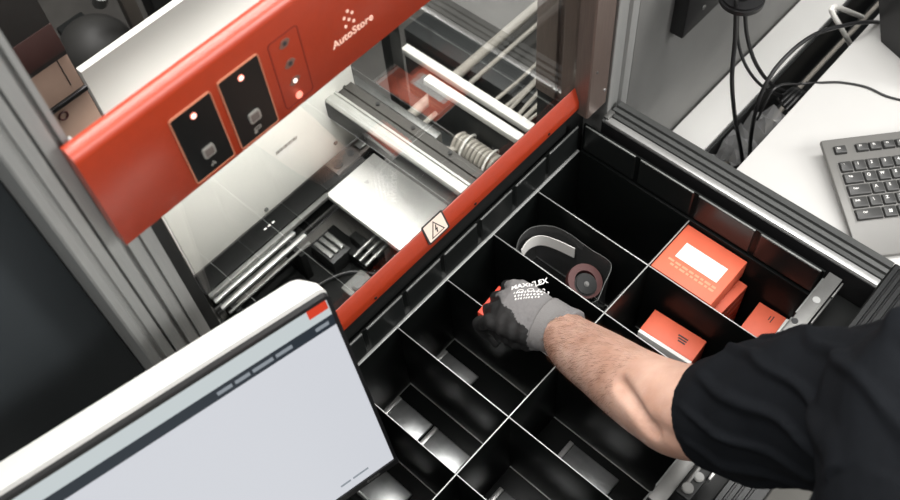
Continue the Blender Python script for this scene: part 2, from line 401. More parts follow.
# indicator cluster
out = rrect(-0.0172, 0.0172, -0.041, 0.041, 0.004); inn = rrect(-0.0162, 0.0162, -0.040, 0.040, 0.0032)
cl = MB().loft([[Vector((p[0], p[1], -0.0004)) for p in out], [Vector((p[0], p[1], 0.0003)) for p in out], [Vector((p[0], p[1], 0.0003)) for p in inn], [Vector((p[0], p[1], -0.0004)) for p in inn]], 0, False, on_panel(0.315, 1.349)).build('indicator_frame', M['redgroove'], cp)
for z, kind in ((1.380, 0), (1.356, 0), (1.334, 1), (1.315, 2)):
    mb = MB(); T = on_panel(0.315, z) @ Matrix.Rotation(math.radians(-8), 4, 'Z')
    if kind < 2:
        mb.prism([(-0.0062, -0.0022), (-0.003, -0.0048), (0.003, -0.0040), (0.0062, 0.0016), (0.003, 0.0044), (-0.003, 0.0036)], 'z', 0, 0.0006, 0, T)
        mb.cyl((0, 0, 0.0006), (0, 0, 0.0011), 0.0022, 14, 1 if kind == 0 else 2, T=T)
        mb.build('indicator', [mat('dim_indicator', S(104, 74, 64), 0.5), M['printdk'], M['lamp']], cl)
    else:
        mb.cyl((0, 0, 0), (0, 0, 0.0012), 0.0037, 18, 0, T=T); mb.build('indicator', [M['lampred']], cl)
# logo dots and lettering
mb = MB()
for x, z in ((0.3875, 1.3632), (0.3922, 1.3582), (0.3822, 1.3582), (0.3874, 1.3532), (0.3924, 1.3482), (0.3824, 1.3482)):
    mb.cyl((x, yf + 0.0002, z), (x, yf - 0.0003, z), 0.00165, 16)
mb.build('logo_dots', M['logo'], cp)
mb = MB().text('AutoStore', 0.0122, on_panel(0.3895, 1.3372), 0, 0.00016)
mb.build('lettering', M['logo'], cp)

PK = 0.510 / 0.530
for o in list(cp.children_recursive): o.data.transform(Matrix.Scale(PK, 4))
cp.location = CAM + (cp.location - CAM) * PK
MB().box(0.11, 0.70, 0.5295, 0.5298, 1.34, 1.40, 0).build('backing_strip', M['dark'], cp)
# ------------------------------------------------------------------ inside the machine, behind the glass
YS = 0.91
hatch = thing('white_hatch', (0.45, YS, 0.66), 'large upright white sheet behind the glass below the red panel', 'hatch')
MB().box(0.2565, 0.652, YS, YS + 0.012, 0.66, 1.136, 0.0015).build('sheet', M['white'], hatch)
mb = MB(); T = TR(0.494, YS - 0.0002, 0.766) @ RX @ Matrix.Rotation(math.radians(-1), 4, 'Z')
for k in range(26):
    mb.box(-0.024 + k * 0.0018, -0.024 + k * 0.0018 + random.choice((0.0006, 0.0012)), 0.001, 0.009, 0, 0.0003, 0, 0, T)
for r, y in enumerate((-0.003, -0.007, -0.011)):
    x = -0.022
    while x < 0.02:
        w = random.uniform(0.002, 0.006); mb.box(x, min(x + w, 0.022), y - 0.0008, y + 0.0008, 0, 0.0003, 0, 1, T); x += w + 0.0012
tag(mb.build('barcode_label', [M['printdk'], M['print']], hatch), 'small printed barcode label')
for x, z in ((0.418, 0.672), (0.585, 0.69)): MB().cyl((x, YS + 0.001, z), (x, YS - 0.003, z), 0.004, 16, bev=0.0008).build('bolt', M['rail'], hatch)

sr = thing('sensor_rail', (0.45, 0.888, 0.64), 'black channel under the lower edge of the white hatch', 'rail')
MB().box(0.246, 0.655, 0.868, 0.909, 0.61, 0.659, 0.002).build('channel', M['pitblack'], sr)
mb = MB()
for k in range(3): mb.box(0.392 + k * 0.009, 0.397 + k * 0.009, 0.888, 0.8905, 0.6585, 0.6600, 0)
mb.build('light_dash', M['whitecable'], sr)
mb = MB(); mb.box(0.55, 0.648, 0.872, 0.904, 0.659, 0.666, 0.001, 0)
mb.cyl((0.565, 0.888, 0.666), (0.565, 0.888, 0.669), 0.009, 20, 1); mb.cyl((0.596, 0.888, 0.666), (0.596, 0.888, 0.669), 0.006, 20, 1); mb.box(0.612, 0.634, 0.88, 0.896, 0.666, 0.670, 0.001, 2)
mb.build('connector_plate', [mat('brown_grey_plate', S(70, 64, 60), 0.35, 0.5), M['blackmat'], M['rail']], sr)

rod_data = ((0.249, 0.515, 0.8628, 0.657, 0.0045, 'thick grey bar nearest the white hatch inside the machine pit', M['rail']),
            (0.250, 0.427, 0.857, 0.645, 0.0035, 'second bright rod from the white hatch inside the pit', M['alubright']),
            (0.250, 0.436, 0.839, 0.645, 0.0035, 'third bright rod from the white hatch inside the pit', M['alubright']),
            (0.252, 0.430, 0.822, 0.645, 0.0022, 'thin bright rod farthest from the white hatch inside the pit', M['rail']))
rack = thing('rod_rack', (0.335, 0.84, 0.56), 'black rack under the bright rods in the machine pit', 'rack')
for x in (0.262, 0.402): MB().box(x, x + 0.012, 0.815, 0.866, 0.5635, 0.6375, 0.001).build('cross_bar', M['pitblack'], rack)
tag(MB().box(0.17, 0.5105, 0.642, 0.867, 0.5602, 0.5633, 0.0005).build('pit_dark_sheet', M['pitblack']), 'black sheet added to darken the bottom of the machine pit', 'liner')  # added black sheet, puts the pit's darkness into its colour
for x0, x1, y, z, r, lab, m in rod_data:
    tag(MB().box(x0, x1, y - r, y + r, z - 2 * r, z, 0.001).build('guide_rod', m), lab, 'rod', 'guide rods in the machine pit')
# dark fittings in the pit
f1 = thing('roller_block', (0.455, 0.815, 0.56), 'dark grey ribbed block at the ends of the bright rods', 'block')
MB().box(0.44, 0.482, 0.785, 0.845, 0.564, 0.600, 0.002).build('body', mat('gunmetal', S(22, 23, 23), 0.5, 0.2), f1)
for k in range(3): MB().box(0.443 + k * 0.013, 0.452 + k * 0.013, 0.795, 0.838, 0.600, 0.606, 0.002).build('rib', M['rail'], f1)
f2 = thing('clamp_bracket', (0.50, 0.775, 0.56), 'dark steel clamp with bright bars just behind the red sill', 'bracket')
MB().box(0.494, 0.51, 0.73, 0.80, 0.564, 0.61, 0.002).build('jaw', M['pitblack'], f2)
MB().box(0.474, 0.492, 0.745, 0.80, 0.564, 0.595, 0.002).build('block', M['pitblack'], f2)
for k in range(3):
    MB().cyl((0.470 + k * 0.0, 0.735 + k * 0.014, 0.61), (0.53, 0.735 + k * 0.014, 0.615), 0.003, 10).build('bar', M['rail'], f2)
f3 = thing('gear_housing', (0.435, 0.715, 0.56), 'grey metal housing behind the red sill beside the monitor corner', 'housing')
MB().box(0.41, 0.46, 0.69, 0.735, 0.564, 0.615, 0.004).build('body', M['rail'], f3)
mb = MB(); mb.cyl((0.435, 0.712, 0.615), (0.435, 0.712, 0.625), 0.014, 24, bev=0.002); mb.box(0.42, 0.45, 0.693, 0.699, 0.615, 0.62, 0.001); mb.build('cap', M['aludark'], f3)
mb = MB(); mb.tube([(0.30, 0.80, 0.575), (0.38, 0.79, 0.58), (0.45, 0.77, 0.575), (0.49, 0.72, 0.572)], 0.0025); tag(mb.build('thin_cable', M['cable']), 'thin black cable lying on the floor of the pit', 'cable')

tag(MB().box(0.511, 0.628, 0.62, 0.864, 0.645, 0.657, 0.0015).build('cover_plate', M['satin']), 'flat satin-white plate behind the glass beside the dark pit', 'plate')
bm_ = thing('aluminium_beam', (0.61, 0.79, 0.757), 'thick aluminium beam running away behind the glass beside the satin plate', 'beam')
MB().prism([(0.586, 0.757), (0.586, 0.797), (0.589, 0.80), (0.601, 0.80), (0.602, 0.797), (0.606, 0.797), (0.607, 0.80), (0.611, 0.80), (0.611, 0.757)], 'y', 0.60, 1.1).build('bright_flange', mat('streaked_aluminium', S(168, 168, 164), 0.35, 0.7, var=0.2, vscale=30, stretch=(30, 1, 30)), bm_)
MB().box(0.5848, 0.5858, 0.60, 1.1, 0.757, 0.794, 0.0003).build('black_trim', M['cable'], bm_)
MB().prism([(0.6115, 0.757), (0.6115, 0.793), (0.626, 0.793), (0.627, 0.797), (0.631, 0.797), (0.632, 0.793), (0.645, 0.793), (0.645, 0.757)], 'y', 0.60, 1.1).build('dark_flange', mat('dark_beam_face', S(58, 56, 53), 0.45, 0.3, var=0.15, vscale=20), bm_)
for y in (0.68, 0.76, 0.84): MB().cyl((0.638, y, 0.793), (0.638, y, 0.7955), 0.0035, 12).build('bolt', M['blackmat'], bm_)
# legs for beam
for y in (0.605, 1.07): MB().box(0.592, 0.638, y, y + 0.025, 0.56, 0.757, 0.001).build('beam_leg', M['dark'], bm_)

# white trunking lids, tubes, cables
for (xa, xb, z, lab) in ((0.826, 0.843, 0.68, 'long white trunking strip behind the glass, the one farther right'), (0.796, 0.813, 0.68, 'shorter white trunking strip behind the glass, left of the longer one')):
    ye = 0.985 if xa > 0.81 else 0.90
    tr_ = thing('cable_trunking', ((xa + xb) / 2, 0.8, 0.56), lab, 'trunking', 0, 'white trunking strips behind the glass')
    MB().box(xa, xb, 0.625, ye, 0.665, 0.68, 0.0015).build('lid', M['whitecable'], tr_)
    MB().box(xa + 0.002, xb - 0.002, 0.63, ye - 0.005, 0.56, 0.665, 0.001).build('channel', M['dark'], tr_)
for (y, r, lab) in ((0.912, 0.0105, 'thick pale tube crossing behind the white trunking'), (0.878, 0.005, 'thin pale tube crossing behind the white trunking')):
    tag(MB().cyl((0.72, y, 0.60), (0.795, y, 0.60), r, 16).cyl((0.845, y, 0.60), (1.45, y, 0.60), r, 16).cyl((0.79, y, 0.60), (0.85, y, 0.60), r, 16).build('pale_tube', M['cream']), lab, 'tube', 'pale tubes behind the glass')
tag(MB().box(0.72, 0.735, 0.80, 1.02, 0.56, 0.66, 0.001).build('steel_strut', M['rail']), 'short grey strut standing beside the aluminium beam', 'strut')
tag(MB().box(0.758, 0.782, 0.93, 0.955, 0.56, 0.86, 0.001).build('black_pillar', M['blackmat']), 'thin black pillar just below the lettered end of the red panel', 'pillar')
tag(MB().box(0.92, 0.985, 0.65, 1.08, 0.5602, 0.600, 0.002).build('equipment_rail', M['dark']), 'dark slotted rail on the tray right of the white trunking', 'rail')
# slotted rack under the coil
rk = thing('slotted_rack', (0.77, 0.77, 0.56), 'dark slotted rack carrying the bound white cables', 'rack')
MB().box(0.745, 0.79, 0.64, 0.86, 0.56, 0.572, 0.001).build('rack_base', M['dark'], rk)
for k in range(9): MB().box(0.748, 0.756, 0.645 + k * 0.024, 0.657 + k * 0.024, 0.572, 0.59, 0.0008).build('tooth', M['cream'], rk)
# coiled white cable
coil = thing('cable_coil', (0.775, 0.75, 0.575), 'bundle of coiled white cable bound on the rack behind the glass', 'cable coil')
mb = MB(); pts = [(0.715, 0.84, 0.60), (0.735, 0.82, 0.605), (0.752, 0.79, 0.605)]
for k in range(13):
    y = 0.80 - k * 0.0095
    pts += [(0.757, y, 0.598), (0.77, y - 0.002, 0.618), (0.788, y - 0.004, 0.612), (0.79, y - 0.005, 0.590), (0.77, y - 0.007, 0.583)]
pts += [(0.752, 0.665, 0.60), (0.76, 0.64, 0.59), (0.785, 0.635, 0.58)]
mb.tube(pts, 0.0042, 0, 8, 5); mb.build('loops', M['cream'], coil)
for y in (0.775, 0.72):
    ring = [Vector((0.773 + 0.027 * math.cos(a), y + 0.003 * math.cos(a), 0.602 + 0.024 * math.sin(a))) for a in [2 * PI * k / 20 for k in range(21)]]
    MB().tube(ring, 0.0022, 0, 6, 0).build('cable_tie', M['whitecable'], coil)
# loose cables running right
for k in range(7):
    y = 0.705 + k * 0.0155; z = 0.61 + 0.006 * math.sin(k * 2.1)
    c_ = MB().tube([(0.862, y + random.uniform(-.01, .01), z), (0.95, y + random.uniform(-.004, .004), z + 0.006), (1.05, y + 0.01, z), (1.2, y + 0.02 + random.uniform(-.01, .01), z), (1.4, y + 0.03, z)], random.uniform(0.003, 0.0048)).build('grey_cable', M['cream'])
    tag(c_, 'one of the pale cables bundled side by side behind the glass beside the trunking', 'cable', 'pale cable bundle behind the glass')

# tan board, hood and other dark things seen over the red panel
tb = thing('tan_board', (0.20, 0.80, 1.0), 'tan upright board with a black strap beside the left upright', 'board')
MB().box(0.12, 0.2225, 0.80, 0.812, 0.60, 1.268, 0.001).build('board', M['tan'], tb)
MB().box(0.12, 0.2225, 0.797, 0.812, 1.2685, 1.56, 0.001).build('upper_board', M['tandark'], tb)
MB().box(0.12, 0.2225, 0.796, 0.7975, 1.275, 1.312, 0.0005).build('red_band', M['redstripe'], tb)
MB().box(0.17, 0.2235, 0.7955, 0.80, 1.2145, 1.2205, 0.001).build('strap', M['cable'], tb)
MB().box(0.2095, 0.2105, 0.7993, 0.8005, 1.23, 1.268, 0).build('seam', M['printdk'], tb)
ring = [Vector((0.186 + 0.005 * math.cos(a), 0.798, 1.203 + 0.005 * math.sin(a))) for a in [2 * PI * k / 20 for k in range(21)]]
MB().tube(ring, 0.0011, 0, 6, 0).build('hook_ring', M['maroon'], tb)
hd = thing('rounded_hood', (0.47, 1.5, 0.56), 'dark grey rounded hood in the gloom beyond the white hatch', 'hood')
mb = MB(); mb.sphere((0.46, 1.45, 0.66), 0.075, 0, (1, 1, 1)); mb.cyl((0.46, 1.45, 0.56), (0.46, 1.45, 0.66), 0.075, 32); mb.build('shell', M['greyhood'], hd)
MB().box(0.43, 0.49, 1.49, 1.53, 0.56, 0.70, 0.004).build('back_box', M['blackmat'], hd)
gp = thing('grey_pillar', (0.56, 1.4, 0.56), 'grey-brown upright strip rising behind the rounded hood', 'pillar')
MB().box(0.525, 0.552, 1.40, 1.42, 0.56, 0.90, 0.002).build('strip', mat('taupe_steel', S(92, 86, 80), 0.5, 0.3), gp)
MB().cyl((0.49, 1.41, 0.79), (0.49, 1.38, 0.83), 0.014, 18, bev=0.003).build('knob', M['rail'], gp)
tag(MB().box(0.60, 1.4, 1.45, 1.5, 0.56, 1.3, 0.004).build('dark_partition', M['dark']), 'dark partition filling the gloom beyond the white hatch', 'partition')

# ------------------------------------------------------------------ tray frame
fr = thing('frame_rail', (0.811, 0.28, 0.8), 'grooved aluminium rail between the black tray and the white desk', 'rail')
fr2 = thing('frame_rail', (0.46, 0.04, 0.8), 'dark grooved rail along the near end of the tray, under the black sleeve', 'rail')
poly = [(0.7865, 0.80), (0.7865, 0.868), (0.7905, 0.87), (0.7975, 0.87), (0.7985, 0.866), (0.8005, 0.866), (0.8015, 0.870), (0.8075, 0.870), (0.8085, 0.8655), (0.8115, 0.8655), (0.8125, 0.87), (0.8185, 0.8705), (0.8195, 0.866), (0.8225, 0.866), (0.8235, 0.8705), (0.833, 0.8705), (0.835, 0.868), (0.835, 0.80)]
MB().prism(poly, 'y', 0.0625, 0.5045).build('rail_body', M['aludark'], fr)
MB().box(0.7872, 0.7982, 0.063, 0.50, 0.8690, 0.8712, 0.0008).build('bright_strip', M['alubright'], fr)
MB().box(0.7853, 0.7864, 0.063, 0.504, 0.80, 0.8672, 0.0003).build('rail_gap_black', M['cable'], fr)  # black sheet paints the dark gap beside the tray rim
poly = [(y, z) for y, z in ((0.062, 0.80), (0.062, 0.866), (0.060, 0.868), (0.0545, 0.868), (0.0535, 0.863), (0.0515, 0.863), (0.0505, 0.868), (0.046, 0.868), (0.045, 0.863), (0.043, 0.863), (0.042, 0.869), (0.036, 0.869), (0.035, 0.864), (0.033, 0.864), (0.032, 0.868), (0.0195, 0.868), (0.018, 0.866), (0.018, 0.80))]
MB().prism(poly, 'x', 0.10, 0.785).build('rail_body', M['frontrail'], fr2)
MB().prism([(p[0] + 0, p[1]) for p in poly], 'x', 0.785, 0.835).build('corner_piece', M['frontrail'], fr2)
MB().box(0.11, 0.785, 0.0625, 0.1155, 0.80, 0.812, 0.001).build('front_gap_black', M['blackmat'], fr2)  # black strip added to keep the gap before the tray dark
MB().box(0.7738, 0.7850, 0.12, 0.50, 0.80, 0.82, 0.001).build('gap_ledge', M['blackmat'], fr)
MB().box(0.79, 0.807, 0.496, 0.5045, 0.8705, 0.875, 0.001).build('end_cap', M['rail'], fr)

# ------------------------------------------------------------------ black tray with compartments
tray = thing('compartment_tray', (0.465, 0.324, 0.61), 'large black plastic tray split into twelve compartments, some holding orange boxes', 'tray')
BX0, BX1, BY0, BY1, ZF, ZL, ZR = 0.158, 0.765, 0.1245, 0.5245, 0.62, 0.80, 0.864
MB().box(BX0 - 0.004, BX1 + 0.004, BY0 - 0.004, BY1 + 0.006, 0.607, ZF, 0.001).build('tray_floor', M['black'], tray)
def wall(x0, x1, y0, y1, z0=ZF, z1=ZL):
    return MB().box(x0, x1, y0, y1, z0, z1, 0.0008).build('tray_wall', M['black'], tray)
# far wall: lower wall, ledge, upper ribbed panels
def side(p0, p1, n_out, count):
    """one wall from p0 to p1 (xy), n_out pointing out of the tray"""
    p0, p1, n = Vector(p0), Vector(p1), Vector(n_out); L = (p1 - p0).length; u = (p1 - p0) / L
    T = Matrix(((u.x, n.x, 0, p0.x), (u.y, n.y, 0, p0.y), (0, 0, 1, 0), (0, 0, 0, 1)))
    w = MB().box(0, L, 0, 0.004, ZF, ZL, 0.0006, 0, T).box(0, L, 0.0045, 0.008, ZL - 0.002, ZR - 0.003, 0.0006, 0, T).build('tray_wall', M['black'], tray)
    MB().box(-0.0, L, 0.0, 0.0055, ZL, ZL + 0.0016, 0.0006, 0, T).build('ledge', M['edge'] if n.y > 0.5 else M['black'], w)  # only the far ledge carries the painted pale glint
    MB().box(0.0, L, -0.0012, 0.0, ZF, ZF + 0.0015, 0.0003, 0, T).build('foot_glint', M['edgedim'], w)
    s = L / count
    for k in range(count):
        mb = MB(); a, b = k * s + 0.0035, (k + 1) * s - 0.0035
        mb.loft([[T @ Vector(q) for q in ((a, 0.0047, ZL + 0.006), (b, 0.0047, ZL + 0.006), (b, 0.0047, ZR - 0.004), (a, 0.0047, ZR - 0.004))],
                 [T @ Vector(q) for q in ((a + 0.002, 0.0024, ZL + 0.008), (b - 0.002, 0.0024, ZL + 0.008), (b - 0.002, 0.0024, ZR - 0.0055), (a + 0.002, 0.0024, ZR - 0.0055))]], 0)
        mb.box(a + 0.001, b - 0.001, 0.0024, 0.0055, ZR - 0.0042, ZR - 0.0032, 0.0004, 1, T)  # grey strip paints the light caught by the panel's top edge
        mb.build('wall_panel', [M['panelblack'], M['edgedim']], w)
    return w
side((BX0, BY1), (BX1, BY1), (0, 1), 8)
side((BX1, BY1), (BX1, BY0), (1, 0), 4)
side((BX1, BY0), (BX0, BY0), (0, -1), 8)
side((BX0, BY0), (BX0, BY1), (-1, 0), 4)
def divider(x0, x1, y0, y1):
    d = MB().box(x0, x1, y0, y1, ZF, ZL - 0.001, 0.0003).build('divider', M['black'], tray)
    MB().box(x0, x1, y0, y1, ZL - 0.001, ZL + 0.0004, 0.0003).build('divider_glint', M['edge'], d)  # pale strip draws the glint on the divider's top edge
    t = MB()
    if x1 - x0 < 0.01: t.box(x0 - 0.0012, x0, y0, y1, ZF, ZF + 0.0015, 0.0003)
    if x1 - x0 < 0.01: t.build('foot_glint', M['edge'], d)  # pale line paints the bright glint along the divider's base
YM = 0.3235
for x in (0.665, 0.564, 0.463, 0.3615, 0.2595):
    divider(x - 0.0007, x + 0.0007, BY0, YM - 0.001); divider(x - 0.0007, x + 0.0007, YM + 0.001, BY1)
divider(BX0, BX1, YM - 0.0008, YM + 0.0008)

# bar with holes lying across the near end of the tray
br = thing('slotted_bar', (0.57, 0.11, 0.866), 'flat grey metal bar with holes lying along the near rim of the tray', 'bar')
bmb = MB(); bmb.box(0.37, 0.62, 0.1005, 0.119, 0.8662, 0.870, 0.0006); bmb.box(0.655, 0.768, 0.1005, 0.119, 0.8662, 0.870, 0.0006); bmb.box(0.62, 0.655, 0.1005, 0.1075, 0.8662, 0.870, 0.0005)
bmb.build('flat_bar', M['rail'], br)
MB().cyl((0.72, 0.11, 0.870), (0.72, 0.11, 0.8706), 0.005, 20).build('rivet', M['alu'], br)
MB().cyl((0.676, 0.1145, 0.870), (0.676, 0.1145, 0.8705), 0.0045, 16).build('hole', M['cable'], br)
mb = MB()
for a, b in ((0.645, 0.682), (0.688, 0.735), (0.738, 0.765)): mb.box(a, b, 0.0965, 0.0985, 0.858, 0.868, 0.0005)
mb.build('lip', M['rail'], br)
# latch gear near the front rail under the elbow
lt = thing('latch_mechanism', (0.43, 0.095, 0.866), 'black and steel latch on the near tray rim under the elbow', 'latch')
MB().box(0.395, 0.462, 0.08, 0.0995, 0.8662, 0.874, 0.002).build('body', M['blackmat'], lt)
MB().cyl((0.405, 0.09, 0.874), (0.405, 0.09, 0.880), 0.007, 20, bev=0.001).build('roller', M['rail'], lt); MB().cyl((0.425, 0.088, 0.874), (0.425, 0.088, 0.878), 0.006, 20, bev=0.001).build('roller', M['rail'], lt)
MB().box(0.43, 0.458, 0.076, 0.0795, 0.866, 0.878, 0.001).build('bright_edge', M['alubright'], lt)
MB().box(0.41, 0.45, 0.092, 0.096, 0.874, 0.877, 0.001).build('lever', M['rail'], lt)

# ------------------------------------------------------------------ boxes in the tray
def carton(name, c, sx, sy, sz, rz, label, group='orange boxes in the tray'):
    t = thing(name, c, label, 'box', rz, group); return t
b1 = carton('orange_box', (0.716, 0.2715, 0.757), 0, 0, 0, 0.0, 'large orange box with a white label on its lid, in the far right compartment')
MB().box(-0.0455, 0.0458, -0.0495, 0.0508, 0, 0.038, 0.001).build('carton', M['orange'], b1, local=True)
lb = MB().box(-0.0145, 0.0145, -0.0345, 0.0345, 0.0379, 0.0384, 0).build('label', M['paper'], b1, local=True)
lb.location = (0.0035, -0.001, 0)
mb = MB()
for x, y0, y1 in ((0.008, -0.026, -0.018), (0.004, -0.027, -0.019), (-0.008, -0.027, -0.014), (-0.009, -0.006, 0.004), (0.007, -0.012, 0.006), (0.002, -0.008, 0.012)):
    mb.box(x - 0.0012, x + 0.0012, y0, y1, 0.0384, 0.0386, 0)
mb.build('print', M['print'], lb, local=True)
mb = MB()
for rr2 in range(2):
    y = -0.040
    while y < 0.03:
        ln = random.uniform(0.004, 0.010); mb.box(-0.027 + rr2 * 0.006, -0.0235 + rr2 * 0.006, y, y + ln, 0.038, 0.0382, 0); y += ln + 0.0025
mb.build('lid_print', M['printor'], b1, local=True)
b2 = carton('orange_box', (0.7235, 0.262, 0.6205), 0, 0, 0, math.radians(-3), 'orange and white box lying underneath the large labelled orange box')
mb = MB()
for k in range(6): mb.box(-0.036, 0.034, -0.053, 0.03, 0.001 + k * 0.0225, 0.0205 + k * 0.0225, 0.001)
mb.build('carton', M['orange'], b2, local=True)
mb = MB()
for k in range(5): mb.box(-0.0355, 0.0335, -0.0525, 0.0295, 0.0205 + k * 0.0225, 0.0235 + k * 0.0225, 0)
mb.build('white_edge', M['paper'], b2, local=True)
b3 = carton('orange_box', (0.7345, 0.160, 0.6205), 0, 0, 0, math.radians(2), 'orange box with one white end beside the grey slotted bar')
MB().box(-0.026, 0.027, -0.020, 0.0235, 0.0, 0.105, 0.001).build('carton', M['orange'], b3, local=True)
MB().box(-0.026, 0.027, -0.0265, -0.0201, 0.0, 0.105, 0.001).build('end_panel', M['paper'], b3, local=True)
mb = MB().box(0.006, 0.018, -0.006, -0.0045, 0.105, 0.1053, 0).box(0.008, 0.016, -0.002, -0.0005, 0.105, 0.1053, 0); mb.build('print', M['printdk'], b3, local=True)
b4 = carton('orange_box', (0.6275, 0.2445, 0.6205), 0, 0, 0, math.radians(3), 'orange box with a white side strip tucked against the forearm')
MB().box(-0.0095, 0.0305, -0.04, 0.047, 0.0, 0.1, 0.001).build('carton', M['orange'], b4, local=True)
MB().box(-0.0155, -0.0096, -0.04, 0.047, 0.0, 0.1, 0.001).build('side_panel', M['paper'], b4, local=True)
mb = MB()
for r in range(3): mb.box(0.006 + r * 0.004, 0.0085 + r * 0.004, -0.018, -0.006 + 0.002 * r, 0.1, 0.1003, 0)
mb.build('print', M['printdk'], b4, local=True)
b5 = carton('orange_box', (0.5035, 0.487, 0.757), 0, 0, 0, math.radians(-25), 'small red box gripped by the gloved hand')
b5.name = 'red_box'
MB().box(-0.027, 0.024, -0.011, 0.011, 0, 0.05, 0.001).build('carton', mat('red_carton', S(222, 74, 52), 0.5), b5, local=True)
MB().box(-0.0272, -0.0269, -0.004, 0.008, 0.004, 0.046, 0).build('white_end', M['paper'], b5, local=True)

# flat silver slabs for the pale patches on compartment floors
def slab(x0, x1, y0, y1, label, z=ZF):
    t = thing('silver_slab', ((x0 + x1) / 2, (y0 + y1) / 2, z + 0.0005), label, 'slab', 0, 'flat silver slabs in the compartments')
    MB().box(x0, x1, y0, y1 - 0.008, z + 0.001, z + 0.006, 0.0015).build('slab_body', M['silver'], t)
    MB().box(x0, x1, y1 - 0.0078, y1, z + 0.001, z + 0.008, 0.001).build('raised_end', M['alubright'], t)
slab(0.366, 0.436, 0.45, 0.521, 'flat silver packet in the compartment just below the gloved hand')
slab(0.265, 0.332, 0.45, 0.521, 'flat silver packet nearest the monitor corner, against the far wall of the tray')
slab(0.265, 0.332, 0.374, 0.446, 'flat silver packet lying next to the one by the monitor corner, nearer the middle divider')
slab(0.265, 0.326, 0.20, 0.312, 'flat silver packet cut off by the bottom edge under the tray middle')
slab(0.366, 0.446, 0.19, 0.28, 'flat silver packet on the compartment floor under the elbow')
slab(0.175, 0.235, 0.40, 0.47, 'flat silver packet partly hidden under the lower corner of the monitor')

# clear pouch with a white band and a maroon ring
pouch = thing('clear_pouch', (0.62, 0.43, 0.6205), 'clear plastic pouch with a white band standing in the compartment behind the hand', 'pouch')
out = [at(p[0], p[1], z=0.765) for p in ((516, 250), (520, 238), (531, 228), (549, 226), (566, 232), (590, 249), (611, 264), (604, 285), (598, 300))]
out = spline(out, 5)
inn = [Vector((0.576, 0.355, 0)), Vector((0.572, 0.50, 0))]
ring_t = [Vector((p.x, p.y, 0.765)) for p in out]; 
def clampxy(v): return Vector((min(max(v.x, 0.568), 0.66), min(max(v.y, 0.33), 0.519), v.z))
ring_t = [clampxy(v) for v in ring_t] + [Vector((0.571, 0.36, 0.765)), Vector((0.57, 0.49, 0.765))]
ring_b = [Vector((v.x, v.y, 0.622)) for v in ring_t]
mid = [Vector((0.61 + (v.x - 0.61) * 0.94, 0.43 + (v.y - 0.43) * 0.97, 0.70)) for v in ring_t]
mb = MB(); mb.loft([ring_b, mid, ring_t], 0, False); mb.build('pouch_film', M['bag'], pouch)
MB().tube([v + Vector((0, 0, 0.0005)) for v in ring_t + ring_t[:1]], 0.0005, 0, 6, 0).build('film_edge', M['edgedim'], pouch)
bt = [clampxy(v) for v in [Vector((p.x, p.y, 0.758)) for p in spline([at(p[0], p[1], z=0.758) for p in ((521, 250), (527, 241), (536, 236), (546, 236), (560, 241), (575, 248))], 5)]]
rings = []
for v in bt:
    c = Vector((0.61, 0.43, v.z)); n = (v - c); n.z = 0; n.normalize()
    rings.append([v, v + n * -0.0012, v + n * -0.0012 - Vector((0, 0, 0.026)), v - Vector((0, 0, 0.026))])
MB().loft(rings).build('white_band', M['paper'], pouch)
ctr = at(584, 282, z=0.735)
def ring_mesh(c, ro, ri, h, T=None, n=40):
    mb = MB(); prof = [(ro, -h), (ro, h), (ri, h), (ri, -h)]
    rings = [[Vector((p[0] * math.cos(a), p[0] * math.sin(a), p[1])) for p in prof] for a in [2 * PI * k / n for k in range(n)]]
    mb.loft(rings, 0, False, T, closed=True); return mb
Tring = TR(*ctr) @ Matrix.Rotation(math.radians(22), 4, 'X')
ring_mesh(ctr, 0.027, 0.0165, 0.006, Tring).build('maroon_ring', M['maroon'], pouch)
mb = MB(); mb.cyl((-0.004, -0.004, -0.008), (-0.004, -0.004, 0.009), 0.0175, 28, 0, T=Tring, bev=0.002); mb.cyl((-0.004, -0.004, 0.008), (-0.004, -0.004, 0.012), 0.004, 18, 1, T=Tring, bev=0.0015); mb.build('black_hub', [M['blackmat'], M['rail']], pouch)
MB().box(0.58, 0.65, 0.335, 0.345, 0.622, 0.735, 0.002).build('folded_flap', M['bag'], pouch)
# ------------------------------------------------------------------ right side: sheet, desk, cables
sheet = thing('grey_sheet', (1.25, 0.52, 0), 'tall plain grey metal sheet right of the corner upright', 'metal sheet')
MB().box(0.852, 1.9, 0.506, 0.52, 0.0, 2.3, 0.002).build('panel', M['greysteel'], sheet)
wb = thing('wall_box', (0.90, 0.45, 1.05), 'black box fixed high on the grey sheet at the top edge', 'box')
wc = at(681, 41, y=0.482)
MB().box(wc.x + 0.003, wc.x + 0.16, 0.482, 0.5058, wc.z, wc.z + 0.30, 0.003).build('body', M['cable'], wb)
for a, b, c in ((0.05, 0.03, 0.004), (0.02, 0.07, 0.003)): MB().cyl((wc.x + a, 0.4822, wc.z + b), (wc.x + a, 0.480, wc.z + b), c, 12).build('screw', M['rail'], wb)

